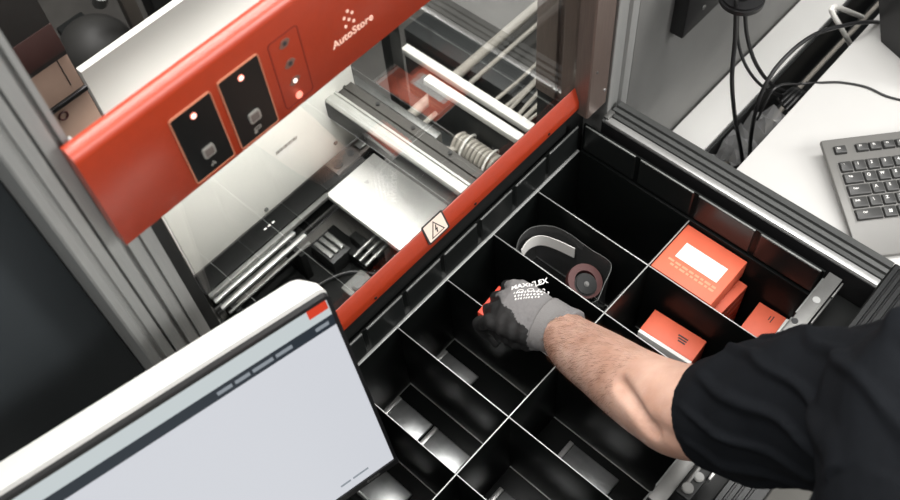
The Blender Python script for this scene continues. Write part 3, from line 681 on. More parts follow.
shelf = MB().box(0.842, 1.9, 0.436, 0.5035, 0.614, 0.632, 0.001).build('shelf_board', mat('bright_white_board', S(240, 239, 235), 0.45))
tag(shelf, 'narrow white board between the grey sheet and the cable gap', 'shelf')
desk = thing('desk', (1.35, -0.1, 0), 'white desk with a grey keyboard on it, right of the tray', 'desk')
MB().box(0.84, 1.9, -0.5, 0.313, 0.815, 0.84, 0.002).build('worktop', M['desk'], desk)
for x, y in ((0.9, 0.25), (1.84, 0.25), (0.9, -0.44), (1.84, -0.44)): MB().box(x - 0.02, x + 0.02, y - 0.02, y + 0.02, 0, 0.815, 0.002).build('leg', M['alu'], desk)
trough = thing('cable_trough', (1.3, 0.374, 0.50), 'dark cable trough between the white desk and the white board', 'trough')
MB().box(0.842, 1.9, 0.315, 0.434, 0.50, 0.506, 0.001).build('trough_bottom', M['dark'], trough)
MB().box(0.842, 1.9, 0.315, 0.319, 0.506, 0.80, 0.001).build('near_side', M['dark'], trough)
MB().box(0.842, 1.9, 0.4305, 0.434, 0.506, 0.625, 0.001).build('far_side', M['dark'], trough)
for x in (0.86, 1.88): MB().box(x - 0.012, x + 0.012, 0.36, 0.39, 0, 0.50, 0.001).build('trough_leg', M['dark'], trough)
# crumpled clear film stuffed into the trough
def film(x0, x1, seed, label):
    rnd = random.Random(seed); mb = MB(); n, m_ = 12, 6; rows = []
    t = bmesh.new()
    for i in range(n + 1):
        row = []
        for j in range(m_ + 1):
            x = x0 + (x1 - x0) * i / n + rnd.uniform(-.006, .006); y = 0.332 + 0.094 * j / m_; z = 0.60 + rnd.uniform(-0.018, 0.025) + 0.03 * math.sin(j / m_ * PI)
            row.append(t.verts.new((x, y, z)))
        rows.append(row)
    for i in range(n):
        for j in range(m_):
            t.faces.new((rows[i][j], rows[i + 1][j], rows[i + 1][j + 1])); t.faces.new((rows[i][j], rows[i + 1][j + 1], rows[i][j + 1]))
    bmesh.ops.solidify(t, geom=t.faces[:], thickness=0.0008)
    mb._add(t); return tag(mb.build('crumpled_film', M['bagdim'], ang=5), label, 'plastic film', 'clear film in the cable trough')
film(0.86, 1.00, 3, 'crumpled clear film in the trough nearest the tray frame')
film(1.02, 1.16, 5, 'crumpled clear film in the trough below the arching black cable')
for k, (y, z, lab) in enumerate(((0.345, 0.555, 'pale cable lying in the trough on the desk side'), (0.375, 0.55, 'pale cable lying along the middle of the trough'), (0.405, 0.555, 'pale cable lying in the trough on the board side'))):
    tag(MB().tube([(0.85, y, z), (1.0, y + 0.008, z + 0.02), (1.15, y - 0.006, z + 0.015), (1.35, y + 0.004, z), (1.8, y, z)], 0.0045).build('pale_cable', M['cream']), lab, 'cable', 'pale cables in the trough')

def cable(pts, r, label, name='black_cable'):
    return tag(MB().tube(pts, r, 0, 10, 10).build(name, M['cable']), label, 'cable', 'black cables behind the desk')
D = lambda x, y, Y: at(x, y, y=Y)
cable([D(736, -2, 0.40), D(736, 8, 0.40), D(735, 40, 0.395), D(732, 80, 0.38), D(735, 118, 0.37), D(741, 150, 0.355), D(743, 168, 0.345)], 0.0032, 'black cable hanging straightest, leftmost of those under the round mount')
cable([D(738, -2, 0.405), D(738, 8, 0.405), D(738, 40, 0.40), D(746, 66, 0.385), D(762, 86, 0.37), D(783, 96, 0.355), D(800, 97, 0.345), D(795, 110, 0.34)], 0.0024, 'thin black cable sagging lower of the two curving under the round mount')
cable([D(745, -2, 0.405), D(745, 8, 0.405), D(747, 35, 0.40), D(755, 62, 0.385), D(770, 83, 0.37), D(788, 93, 0.355), D(806, 95, 0.345)], 0.003, 'black cable curving from the right of the round mount into the trough')
cable([D(749, 165, 0.345), D(752, 128, 0.35), D(762, 92, 0.355), D(781, 62, 0.355), D(812, 36, 0.345), D(846, 25, 0.325), D(870, 22, 0.306), D(884, 23, 0.302)], 0.0032, 'black cable arching from the trough up to the black device')
cable([at(757, 120, y=0.345), at(775, 88, y=0.34), at(800, 84, y=0.33), at(822, 82.5, z=0.8422), at(842, 82.5, z=0.8422), at(866, 87, z=0.8422), at(886, 96, z=0.8422), at(905, 101, z=0.8422)], 0.0018, 'thin black cable lying across the white desk above the keyboard')
mb = MB(); c0 = at(793, 97, y=0.345)
for k in range(4): mb.tube([c0 + Vector((-0.03, -0.006 + 0.006 * k, 0.004 * k)), c0 + Vector((0.0, -0.01 + 0.006 * k, 0.01)), c0 + Vector((0.03, -0.008 + 0.005 * k, -0.012))], 0.004)
tag(mb.build('cable_knot', M['cable']), 'tangle of black cables at the desk edge', 'cable')
rm = thing('round_mount', at(741, 2, y=0.405), 'black round mount at the top edge with cables hanging from it', 'mount')
mc = at(741, 2, y=0.405)
MB().cyl(mc + Vector((0, 0, 0.0)), mc + Vector((0, 0, 0.012)), 0.03, 36, bev=0.003).build('disc', M['cable'], rm)
MB().cyl(mc + Vector((0, 0, 0.012)), mc + Vector((0, 0, 0.35)), 0.012, 20).build('stem', M['cable'], rm)
MB().cyl(mc + Vector((0, 0, 0.30)), Vector((mc.x, 0.506, mc.z + 0.30)), 0.012, 16).build('wall_arm', M['cable'], rm)
# black device at right edge
dv = thing('black_device', at(895, 34, z=0.84), 'black angular device standing on the white desk at the right edge', 'device')
q = [at(p[0], p[1], z=0.84) for p in ((881, 42), (900, 59))]
ux = (q[1] - q[0]).normalized(); uy = Vector((-ux.y, ux.x, 0))
if uy.x < 0: uy = -uy
Td = Matrix(((ux.x, uy.x, 0, q[0].x), (ux.y, uy.y, 0, q[0].y), (0, 0, 1, 0.8405), (0, 0, 0, 1)))
mb = MB()
mb.loft([[Td @ Vector(v) for v in ((0, 0, 0), (0.14, 0, 0), (0.14, 0.12, 0), (0, 0.12, 0))], [Td @ Vector(v) for v in ((-0.035, -0.012, 0.09), (0.14, -0.012, 0.12), (0.14, 0.12, 0.12), (-0.035, 0.12, 0.09))]])
mb.build('body', M['cable'], dv)
MB().box(0.10, 0.135, 0.03, 0.10, 0.11, 0.1225, 0.001, 0, Td).build('top_plate', M['key'], dv)
# white bent bracket over the trough
wb2 = MB().tube([at(852, 47, y=0.33), at(841, 28, y=0.34), at(832, 12, y=0.352), at(833, 7, y=0.356), at(840, 8, y=0.358), at(862, 17, y=0.35)], 0.0042, 0, 10, 6)
tag(wb2.build('white_bracket', M['whitecable']), 'white bent wire bracket standing in the gap behind the desk', 'bracket')

# ------------------------------------------------------------------ keyboard
KO = Vector((0.948, 0.241, 0.8405)); KY = math.radians(-41.7)
kb = thing('keyboard', KO, 'grey computer keyboard with dark keys at an angle on the white desk', 'keyboard', KY)
KT = Matrix.Rotation(math.radians(7.5), 4, 'X')
# local frame: x to the right, y away; rear-left corner of the top at the origin
KH = 0.0345
def kt(x, y, z): return TR(0, 0, KH) @ KT @ TR(x, y, z)
mb = MB(); mb.box(0, 0.45, -0.187, 0, -0.0092, 0, 0.003, 0, TR(0, 0, KH) @ KT)
mb.build('shell', M['kbody'], kb, local=True)
for xf in (0.02, 0.38): MB().box(xf, xf + 0.04, -0.02, -0.01, 0.0, KH - 0.010, 0.001).build('rear_foot', M['kgapblack'], kb, local=True)
def legend(mb, T, s, w, h):
    if s: mb.text(s, 0.006 if len(s) == 1 else 0.0038, T @ TR(-w * 0.15, h * 0.12, 0.0), 1, 0.0001, 0.0001)
pitch = 0.019
rows = [(-0.0205, 0.013, [('Esc', 0, 1), ('F1', 1.62, 1), ('F2', 2.62, 1), ('F3', 3.62, 1), ('F4', 4.62, 1), ('F5', 6, 1), ('F6', 7, 1), ('F7', 8, 1), ('F8', 9, 1), ('F9', 10.4, 1), ('F10', 11.4, 1), ('F11', 12.4, 1), ('F12', 13.4, 1)]),
        (-0.0485, 0.0168, [(c, i, 1) for i, c in enumerate('`1234567890-=')] + [('Back', 13, 2)]),
        (-0.0675, 0.0168, [('Tab', 0, 1.5)] + [(c, 1.5 + i, 1) for i, c in enumerate('QWERTYUIOP[]')] + [('\\', 13.5, 1.5)]),
        (-0.0865, 0.0168, [('Caps', 0, 1.75)] + [(c, 1.75 + i, 1) for i, c in enumerate("ASDFGHJKL;'")] + [('Enter', 12.75, 2.25)]),
        (-0.1055, 0.0168, [('Shift', 0, 1.25)] + [(c, 1.25 + i, 1) for i, c in enumerate('\\ZXCVBNM,./')] + [('Shift', 12.25, 2.75)]),
        (-0.1245, 0.0168, [('Ctrl', 0, 2), ('#', 2, 1.05), ('Alt', 3.05, 1.2), ('', 4.25, 6), ('Alt', 10.25, 1.2), ('Fn', 11.45, 1.1), ('Ctrl', 12.55, 2.45)])]
X0K = 0.0125
# recessed well under the key field
MB().box(X0K - 0.001, X0K + 15 * pitch + 0.001, -0.1340, -0.0395, 0.0, 0.0006, 0, 0, TR(0, 0, KH) @ KT).build('key_well', M['kbody'], kb, local=True)
for yc, hh, keys in rows:
    for s, u, w in keys:
        kw = w * pitch - 0.0026; cx = X0K + u * pitch + w * pitch / 2
        mb = MB(); T = kt(cx, yc, 0.0); h = hh - 0.0012; bx = kw / 2; by = h / 2
        mb.loft([[Vector((p[0], p[1], 0.0)) for p in rrect(-bx - 0.0006, bx + 0.0006, -by - 0.0006, by + 0.0006, 0.0014, 3)],
                 [Vector((p[0], p[1], 0.0012)) for p in rrect(-bx - 0.0006, bx + 0.0006, -by - 0.0006, by + 0.0006, 0.0014, 3)]], 2, True, T)  # black rim paints the shadow in the gap around each key
        mb.loft([[Vector((p[0], p[1], 0.0008)) for p in rrect(-bx, bx, -by, by, 0.0014, 3)], [Vector((p[0], p[1], 0.0042)) for p in rrect(-bx + 0.0005, bx - 0.0005, -by + 0.0005, by - 0.0005, 0.0014, 3)], [Vector((p[0], p[1], 0.0048)) for p in rrect(-bx + 0.0013, bx - 0.0013, -by + 0.0013, by - 0.0013, 0.0012, 3)]], 0, True, T)
        if u < 7.5:
            if s == '#':
                for a, b in ((-1, -1), (1, -1), (-1, 1), (1, 1)): mb.box(a * 0.0013 - 0.001, a * 0.0013 + 0.001, b * 0.0013 - 0.001, b * 0.0013 + 0.001, 0.0047, 0.0050, 0, 1, T)
            else: legend(mb, T @ TR(0, 0, 0.0049), s, kw, h)
        mb.build('key', [M['key'], M['paper'], M['kgapblack']], kb, local=True)

# ------------------------------------------------------------------ monitor
yaw, tl_ = math.radians(-11.545), math.radians(9.392)
mr_ = Vector((math.cos(yaw), math.sin(yaw), 0)); mbk = Vector((-math.sin(yaw), math.cos(yaw), 0))
mup = Vector((0, 0, 1)) * math.cos(tl_) + mbk * math.sin(tl_); mn = mr_.cross(mup)     # towards the viewer
TRc = Vector((0.205, 0.397, 1.234)); HS, WS = 0.30, 0.533
mctr = TRc - mr_ * WS / 2 - mup * HS / 2
mon = thing('monitor', Vector((mctr.x, mctr.y, 0.9)), 'white monitor showing a pale page with a dark toolbar, at the lower left', 'monitor')
TMn = Matrix(((mr_.x, mup.x, mn.x, mctr.x), (mr_.y, mup.y, mn.y, mctr.y), (mr_.z, mup.z, mn.z, mctr.z), (0, 0, 0, 1)))
def rr3(w, h, r, z): return [Vector((p[0], p[1], z)) for p in rrect(-w, w, -h, h, r, 8)]
mb = MB()
W2, H2 = WS / 2, HS / 2
mb.loft([rr3(W2 + 0.004, H2 + 0.010, 0.008, -0.006), rr3(W2 + 0.003, H2 + 0.010, 0.010, -0.018), rr3(W2 - 0.002, H2 + 0.008, 0.018, -0.034), rr3(W2 - 0.012, H2 - 0.002, 0.022, -0.042), rr3(W2 - 0.05, H2 - 0.04, 0.03, -0.05)], 0, True, TMn)
hs = mb.build('rear_housing', M['housing'], mon)
mb = MB()
mb.loft([rr3(W2 + 0.004, H2 + 0.0045, 0.006, -0.006), rr3(W2 + 0.004, H2 + 0.0045, 0.006, 0.0), rr3(W2, H2, 0.001, 0.0), rr3(W2, H2, 0.001, -0.0015)], 0, False, TMn)
mb.prism([(-W2 - 0.004, -H2 - 0.010), (W2 + 0.004, -H2 - 0.010), (W2 + 0.004, -H2), (-W2 - 0.004, -H2)], 'z', -0.006, 0.0005, 0, TMn)
mb.text('oooo', 0.008, TMn @ TR(W2 - 0.03, -H2 - 0.0045, 0.0006), 1, 0.0002)
bz = mb.build('bezel', [M['bezel'], M['rail']], mon)
sb = MB()
def srect(u0, u1, v0, v1, mi, z=-0.001):
    """u from the right edge leftwards, v from the top down"""
    sb.box(W2 - u1, W2 - u0, H2 - v1, H2 - v0, z - 0.0004, z, 0, mi, TMn)
srect(0, WS, 0, HS, 0, -0.0014)
srect(0, WS, 0.0, 0.0225, 1, -0.0010)
srect(0, WS, 0.0225, 0.038, 2, -0.0010)
srect(0.001, 0.021, 0.0005, 0.0125, 4, -0.0006)
for a, b in ((0.006, 0.020), (0.045, 0.062), (0.065, 0.086), (0.089, 0.104), (0.107, 0.122)): srect(a, b, 0.028, 0.0325, 3, -0.0006)
for a, b in ((0.03, 0.05), (0.053, 0.066)): srect(a, b, HS - 0.018, HS - 0.015, 3, -0.0010)
sb.build('screen', [M['scr'], M['scrhead'], M['scrbar'], M['scrtext'], M['scrred']], mon)
pm = TMn @ Vector((-0.02, -0.03, -0.05)); pw = Vector((0.0, 0.556, 1.0))
mb = MB(); mb.box(-0.07, 0.03, -0.08, 0.02, -0.062, -0.049, 0.002, 0, TMn); mb.cyl(pm, Vector((pw.x, 0.594, pm.z - 0.14)), 0.018, 20); mb.cyl(Vector((pw.x, 0.5995, pm.z - 0.14)), Vector((pw.x, 0.588, pm.z - 0.14)), 0.03, 28, bev=0.003)
mb.build('wall_arm', M['alu'], mon)

# ------------------------------------------------------------------ person
def ell(c, ax1, ax2, r1, r2, n=28, sq=0.0):
    out = []
    for k in range(n):
        a = 2 * PI * k / n; ca, sa = math.cos(a), math.sin(a)
        out.append(Vector(c) + ax1 * r1 * ca + ax2 * r2 * sa)
    return out
def limb(mb, pts, n=28, side=None, flat=None):
    """closed tapering limb through points (position, radius)"""
    P = spline([p for p, r in pts], 6); Rr = spline([Vector((r, 0, 0)) for p, r in pts], 6)
    rings = []; up = None
    for i, p in enumerate(P):
        d = (P[min(i + 1, len(P) - 1)] - P[max(i - 1, 0)]).normalized()
        if up is None: up = (Vector((0, 0, 1)) - d * d.z); up = up.normalized() if up.length > 0.2 else d.orthogonal().normalized()
        up = (up - d * up.dot(d)).normalized(); s = d.cross(up)
        rings.append(ell(p, up, s, Rr[i].x * (flat or 1.0), Rr[i].x, n))
    mb.loft(rings)
def remeshed(mb, voxel, smooth, name):
    me = bpy.data.meshes.new('tmp'); mb.bm.to_mesh(me); mb.bm.free()
    o = bpy.data.objects.new('tmp', me); COL.objects.link(o)
    md = o.modifiers.new('r', 'REMESH'); md.mode = 'VOXEL'; md.voxel_size = voxel
    sm = o.modifiers.new('s', 'SMOOTH'); sm.factor = 0.5; sm.iterations = smooth
    out = bpy.data.meshes.new_from_object(o.evaluated_get(bpy.context.evaluated_depsgraph_get()))
    bpy.data.objects.remove(o); bpy.data.meshes.remove(me); out.name = name
    return out
def child_mesh(name, me, mats, parent):
    for m in mats: me.materials.append(m)
    me.polygons.foreach_set('use_smooth', [True] * len(me.polygons))
    o = bpy.data.objects.new(name, me); COL.objects.link(o)
    me.transform(Matrix.Translation(-base_of(parent))); o.parent = parent
    return o
UPZ = Vector((0, 0, 1))
FW = Vector((-0.6, 0.8, 0)); RT = Vector((0.8, 0.6, 0))
person = thing('person', (0.30, -0.20, 0), 'person in a black t-shirt and grey work glove reaching into the black tray', 'person')
arm = [(px, py, z, w, fw) for px, py, z, w, fw in (
    (540, 316, 0.866, 26, 1), (557, 328, 0.872, 43, 1), (577, 347, 0.89, 59, 1), (605, 366, 0.925, 69, 1), (632, 385, 0.962, 78, 1), (660, 401, 1.0, 88, 1), (690, 412, 1.035, 97, 1),
    (760, 412, 1.11, 100, 1), (850, 410, 1.20, 108, 1), (930, 410, 1.28, 100, 1))]
def mpp(P): return -(RC.transposed() @ (P - CAM)).z / FPX
A = []
for px, py, z, w_, _ in arm:
    P = at(px, py, z=z); A.append((P, w_ / 2 * mpp(P)))
SH = A[-1][0]
NB = SH - RT * 0.19 + UPZ * 0.05                       # base of the neck
LS = NB - RT * 0.19 - UPZ * 0.05
PEL = Vector((0.30, -0.21, 0.88))
def torso(mb, grow=0.0):
    rings = []
    data = ((PEL - UPZ * 0.10, 0.155, 0.115), (PEL, 0.165, 0.12), (PEL + UPZ * 0.12, 0.15, 0.105), (PEL.lerp(NB, 0.62), 0.165, 0.115), (PEL.lerp(NB, 0.82), 0.18, 0.115), (NB - UPZ * 0.04, 0.165, 0.09), (NB + UPZ * 0.005, 0.09, 0.065), (NB + UPZ * 0.03, 0.06, 0.058))
    for c, a, b in data: rings.append(ell(c, RT, FW, a + grow, b + grow, 32))
    mb.loft(rings)
HC = NB + UPZ * 0.185 + FW * 0.025
body = MB()
torso(body)
limb(body, A, flat=1.0)
limb(body, [(SH - RT * 0.10, 0.055), (SH, 0.05), (A[-2][0], 0.045)])
LA = [(LS + RT * 0.07, 0.06), (LS, 0.062), (LS - UPZ * 0.13 - RT * 0.02, 0.052), (LS - UPZ * 0.28 - RT * 0.03, 0.043), (LS - UPZ * 0.40 + FW * 0.04, 0.040), (LS - UPZ * 0.52 + FW * 0.09, 0.028)]
limb(body, LA)
lh = LA[-1][0]; ld = (UPZ * -1 + FW * 0.25).normalized()
limb(body, [(lh, 0.026), (lh + ld * 0.05, 0.034), (lh + ld * 0.09, 0.03)], flat=0.6)
for k, (o, L) in enumerate(((-0.026, 0.06), (-0.009, 0.07), (0.009, 0.075), (0.026, 0.068))):
    b0 = lh + ld * 0.085 + FW * o; limb(body, [(b0, 0.009), (b0 + ld * L * 0.5 + RT * 0.004, 0.0085), (b0 + ld * L + RT * 0.02, 0.007)], 12)
limb(body, [(lh + ld * 0.03 + FW * 0.025, 0.012), (lh + ld * 0.06 + FW * 0.05, 0.011), (lh + ld * 0.09 + FW * 0.055, 0.009)], 12)
limb(body, [(NB - UPZ * 0.03, 0.062), (NB + UPZ * 0.04 + FW * 0.008, 0.056), (HC - UPZ * 0.06 - FW * 0.02, 0.056)])
body.loft([ell(HC + UPZ * z + FW * f, RT, FW, a, b, 28) for z, f, a, b in ((-0.112, 0.045, 0.022, 0.02), (-0.10, 0.03, 0.042, 0.048), (-0.07, 0.015, 0.058, 0.072), (-0.03, 0.004, 0.068, 0.088), (0.02, 0, 0.074, 0.096), (0.06, -0.004, 0.072, 0.094), (0.09, -0.008, 0.058, 0.076), (0.11, -0.01, 0.03, 0.04))])
limb(body, [(HC + FW * 0.088 + UPZ * 0.012, 0.008), (HC + FW * 0.104 - UPZ * 0.015, 0.011), (HC + FW * 0.110 - UPZ * 0.035, 0.014), (HC + FW * 0.090 - UPZ * 0.046, 0.012)], 12)
limb(body, [(HC + FW * 0.083 - UPZ * 0.066 - RT * 0.022, 0.005), (HC + FW * 0.092 - UPZ * 0.065, 0.008), (HC + FW * 0.083 - UPZ * 0.066 + RT * 0.022, 0.005)], 10)
for s in (-1, 1):
    body.sphere(HC + RT * s * 0.076 - UPZ * 0.012 - FW * 0.005, 0.03, 0, (0.3, 0.6, 1))
    hip = PEL - UPZ * 0.06 + RT * s * 0.085
    limb(body, [(hip, 0.08), (hip - UPZ * 0.4 + FW * 0.01, 0.056), (hip - UPZ * 0.55, 0.052), (hip - UPZ * 0.75 - FW * 0.02, 0.036), (Vector((hip.x, hip.y, 0.05)), 0.034)])
# hand frame inside the glove
W0 = at(557, 328, z=0.872); K0 = at(484, 293, z=0.845)
ga = (K0 - W0).normalized()
cdir = (CAM - W0).normalized()
gn = ((UPZ - ga * ga.z).normalized() * 0.6 + (cdir - ga * ga.dot(cdir)).normalized() * 0.4).normalized()
gs = gn.cross(ga).normalized()
def G(t, s, n): return W0 + ga * t + gs * s + gn * n
def palm(mb, g):
    mb.loft([ell(G(t, s, n), gs, gn, hs_ + g, hn + g, 24) for t, s, n, hs_, hn in ((-0.022, 0, 0, 0.034, 0.030), (0.0, 0.001, 0, 0.034, 0.0285), (0.025, 0.003, 0, 0.037, 0.0245), (0.055, 0.002, 0, 0.041, 0.019), (0.080, 0.0, -0.002, 0.0415, 0.016), (0.092, 0.0, -0.006, 0.038, 0.011))])
FING = ((0.030, 0.044, 0.027, 0.022, 0.0102, 3), (0.0105, 0.047, 0.030, 0.023, 0.0106, 0), (-0.0095, 0.043, 0.028, 0.022, 0.0102, -2), (-0.028, 0.034, 0.021, 0.019, 0.0090, -5))
def fingers(mb, g):
    for s0, l1, l2, l3, r, fan in FING:
        f = math.radians(fan)
        def dirv(b): return (ga * math.cos(math.radians(b)) - gn * math.sin(math.radians(b))) * math.cos(f) + gs * math.sin(f)
        p = G(0.070, s0 * 0.95, -0.003); q = G(0.088, s0, -0.004); pts = [(p, r + g), (q, r + g + 0.001)]
        for L, b, rr in ((l1, 44, r), (l2, 98, r * 0.94), (l3, 128, r * 0.84)):
            q2 = q + dirv(b) * L; pts += [(q.lerp(q2, 0.5), rr + g - 0.0004), (q2, rr + g)]; q = q2
        limb(mb, pts, 14)
def thumb(mb, g):
    limb(mb, [(G(0.012, 0.018, -0.006), 0.016 + g), (G(0.035, 0.029, -0.014), 0.0145 + g), (G(0.062, 0.033, -0.024), 0.0125 + g), (G(0.090, 0.029, -0.040), 0.0115 + g), (G(0.110, 0.024, -0.052), 0.0085 + g)], 16)
palm(body, -0.006); fingers(body, -0.003); thumb(body, -0.003)
bme = remeshed(body, 0.0042, 3, 'body')
# tendon hollow at the inside of the elbow
bvh = BVHTree.FromPolygons([v.co[:] for v in bme.vertices], [p.vertices[:] for p in bme.polygons])
def cast(px, py):
    d = (RC @ Vector(((px - 450) / FPX, -(py - 250) / FPX, -1.0))).normalized()
    return bvh.ray_cast(CAM, d)
def dent(pix, depth, rad):
    hits = [h for h in (cast(*p) for p in pix) if h[0] is not None]
    for v in bme.vertices:
        best = 1e9; nn = None
        for a_, b_ in zip(hits, hits[1:]):
            ab = b_[0] - a_[0]; t = max(0, min(1, (v.co - a_[0]).dot(ab) / max(ab.length_squared, 1e-9))); d = (v.co - a_[0] - ab * t).length
            if d < best: best = d; nn = a_[1].lerp(b_[1], t)
        if best < rad * 2.5: v.co -= nn.normalized() * depth * math.exp(-(best / rad) ** 2)
dent([(619, 384), (628, 396), (638, 412), (652, 432)], 0.0105, 0.008)
dent([(655, 425), (672, 438), (688, 446)], 0.003, 0.010)
dent([(602, 338), (622, 352), (650, 372)], -0.002, 0.014)
body_o = child_mesh('body', bme, [M['skin']], person)

# glove
gl = MB(); palm(gl, 0.0); fingers(gl, 0.0); thumb(gl, 0.0)
gme = remeshed(gl, 0.0023, 3, 'glove')
for v in gme.vertices:                                  # soft wrinkles across the coated thumb side
    d = v.co - W0; t, s, n = d.dot(ga), d.dot(gs), d.dot(gn)
    if s > 0.012: v.co += gs * 0.0009 * math.sin(t * 330 + s * 120) + gn * 0.0006 * math.sin(t * 260 - s * 200)
for p in gme.polygons:
    d = p.center - W0; t, s, n = d.dot(ga), d.dot(gs), d.dot(gn)
    wob = 0.002 * math.sin(t * 180)
    p.material_index = 1 if (s > 0.036 - 0.40 * t + wob or t > 0.113 + wob or n < -0.013) and t > 0.022 else 0
glove = child_mesh('glove', gme, [M['glove'], M['foam']], person)
tag(glove, 'grey knitted work glove with a black coated palm and white print')
gb = BVHTree.FromPolygons([v.co[:] for v in gme.vertices], [p.vertices[:] for p in gme.polygons])
gbase = base_of(person)
# ribbed cuff
mb = MB(); rings = []
for k in range(17):
    t = -0.016 + 0.036 * k / 16; f = k / 16
    r1 = 0.0325 + 0.0040 * f + (0.0005 if k % 2 else 0); r2 = 0.0302 - 0.0010 * f + (0.0005 if k % 2 else 0)
    c = W0 + ga * t if t > 0 else W0 + (A[2][0] - A[1][0]).normalized() * -t
    rings.append(ell(c + gs * 0.0012, gs, gn, r1, r2, 30))
inner = [ [c + (p - c) * 0.93 for p in rr] for rr in rings for c in [sum(rr, Vector()) / len(rr)] ][::-1]
mb.loft(rings + inner, 0, False, closed=True)
mb.build('cuff', M['glovecuff'], glove, ang=80)
# white print on the back of the glove, laid on the knit
def lay(me_bm):
    me_bm.verts.ensure_lookup_table()
    bmesh.ops.subdivide_edges(me_bm, edges=[e for e in me_bm.edges if e.calc_length() > 0.003], cuts=2)
    for v in me_bm.verts:
        q = v.co - W0; h = gb.ray_cast(G(q.dot(ga), q.dot(gs), 0.08) + gbase * -1 if False else G(q.dot(ga), q.dot(gs), 0.08) - gbase, -gn)
        if h[0] is not None: v.co = h[0] + gbase + gn * 0.0006
pc = at(530, 293, z=0.87)
Rm = Matrix((( -ga.x, -gs.x, gn.x), (-ga.y, -gs.y, gn.y), (-ga.z, -gs.z, gn.z))).to_4x4()
pr = MB()
def row(s, size, dx, dy, rot=0, bold=0.0003): pr.text(s, size, TR(*pc) @ Rm @ TR(dx, dy, 0) @ Matrix.Rotation(math.radians(rot), 4, 'Z'), 0, bold, 0.0)
row('MAXIFLEX', 0.0108, -0.0065, 0.0095, 42)
for k in range(3):
    x = -0.017 + k * 0.011
    o_ = rrect(-0.0045, 0.0045, -0.003, 0.003, 0.0029, 4); i_ = rrect(-0.0033, 0.0033, -0.0018, 0.0018, 0.0017, 4)
    pr.loft([[Vector((p[0], p[1], 0)) for p in o_], [Vector((p[0], p[1], 0)) for p in i_]], 0, False, TR(*pc) @ Rm @ TR(x + 0.008, 0.002 + (x + 0.006) * 0.7, 0) @ Matrix.Rotation(math.radians(36), 4, 'Z'))
rr_ = random.Random(4)
for r in range(3):
    x = -0.016 + r * 0.004
    while x < 0.021:
        w_ = rr_.uniform(0.0015, 0.0035)
        pr.prism([(x, -0.0035 - r * 0.0062 + x * 0.6), (x + w_, -0.0035 - r * 0.0062 + x * 0.6), (x + w_ * rr_.uniform(.4, 1), -0.0003 - r * 0.0062 + x * 0.6), (x, -0.0003 - r * 0.0062 + x * 0.6)], 'z', 0, 0.00001, 0, TR(*pc) @ Rm)
        x += w_ + 0.0009
lay(pr.bm)
pr.build('print', M['gloveprint'], glove)

# shirt
ARMC = spline([p for p, r in A], 10)
sleeve = []
for px, py, z, w_ in ((713, 414, 1.061, 110), (728, 414, 1.077, 122), (765, 411, 1.115, 143), (805, 407, 1.155, 154), (850, 406, 1.20, 161), (900, 405, 1.25, 165), (940, 405, 1.29, 170)):
    P = at(px, py, z=z); sleeve.append((P, w_ / 2 * mpp(P)))
sh = MB(); torso(sh, 0.012)
limb(sh, sleeve, 40)
limb(sh, [(SH - RT * 0.15, 0.095), (SH - RT * 0.08, 0.09), (SH + UPZ * 0.01, 0.082), (sleeve[-1][0], sleeve[-1][1]), (sleeve[-2][0], sleeve[-2][1] * 0.98)], 32)
limb(sh, [(LS + RT * 0.09, 0.08), (LS, 0.075), (LS - UPZ * 0.13 - RT * 0.02, 0.068), (LS - UPZ * 0.24 - RT * 0.03, 0.062)], 32)
sme = remeshed(sh, 0.0038, 4, 'shirt')
SA = spline([p for p, r in sleeve], 6)
ax = (sleeve[4][0] - sleeve[0][0]).normalized(); Lx = (sleeve[-1][0] - sleeve[0][0]).length
e1 = (cdir - ax * ax.dot(cdir)).normalized(); e2 = ax.cross(e1)
sme.update()
nrm = [v.normal.copy() for v in sme.vertices]
for v, n_ in zip(sme.vertices, nrm):
    d = v.co - sleeve[0][0]; s = d.dot(ax); f = s / Lx
    if -0.02 < s < Lx * 1.2 and (d - ax * s).length < 0.13:
        phi = math.atan2(d.dot(e2), d.dot(e1))
        wob = noise.noise(v.co * 14) * 1.6
        q = 9.0 * (phi - 2.3 * f) + wob * 1.6
        rdg = max(0.0, math.sin(q)) ** 3.0 - 0.3
        q2 = 2 * PI * (f * 3.3) + phi * 2.3 + noise.noise(v.co * 9 + Vector((5, 1, 2))) * 2.5
        am = min(1.0, max(0.0, f * 5)) 
        v.co += n_ * am * (0.0075 * rdg * (0.6 + 0.8 * noise.noise(v.co * 7 + Vector((3, 0, 1)))) + 0.002 * math.sin(q2))
    else:
        v.co += n_ * 0.004 * noise.noise(v.co * 10)
    if -0.03 < s < 0.012 and (d - ax * s).length < 0.07:      # the hem keeps a stitched band
        v.co += n_ * (0.0008 if s < 0.009 else -0.0006)
shirt = child_mesh('t_shirt', sme, [M['shirt']], person)

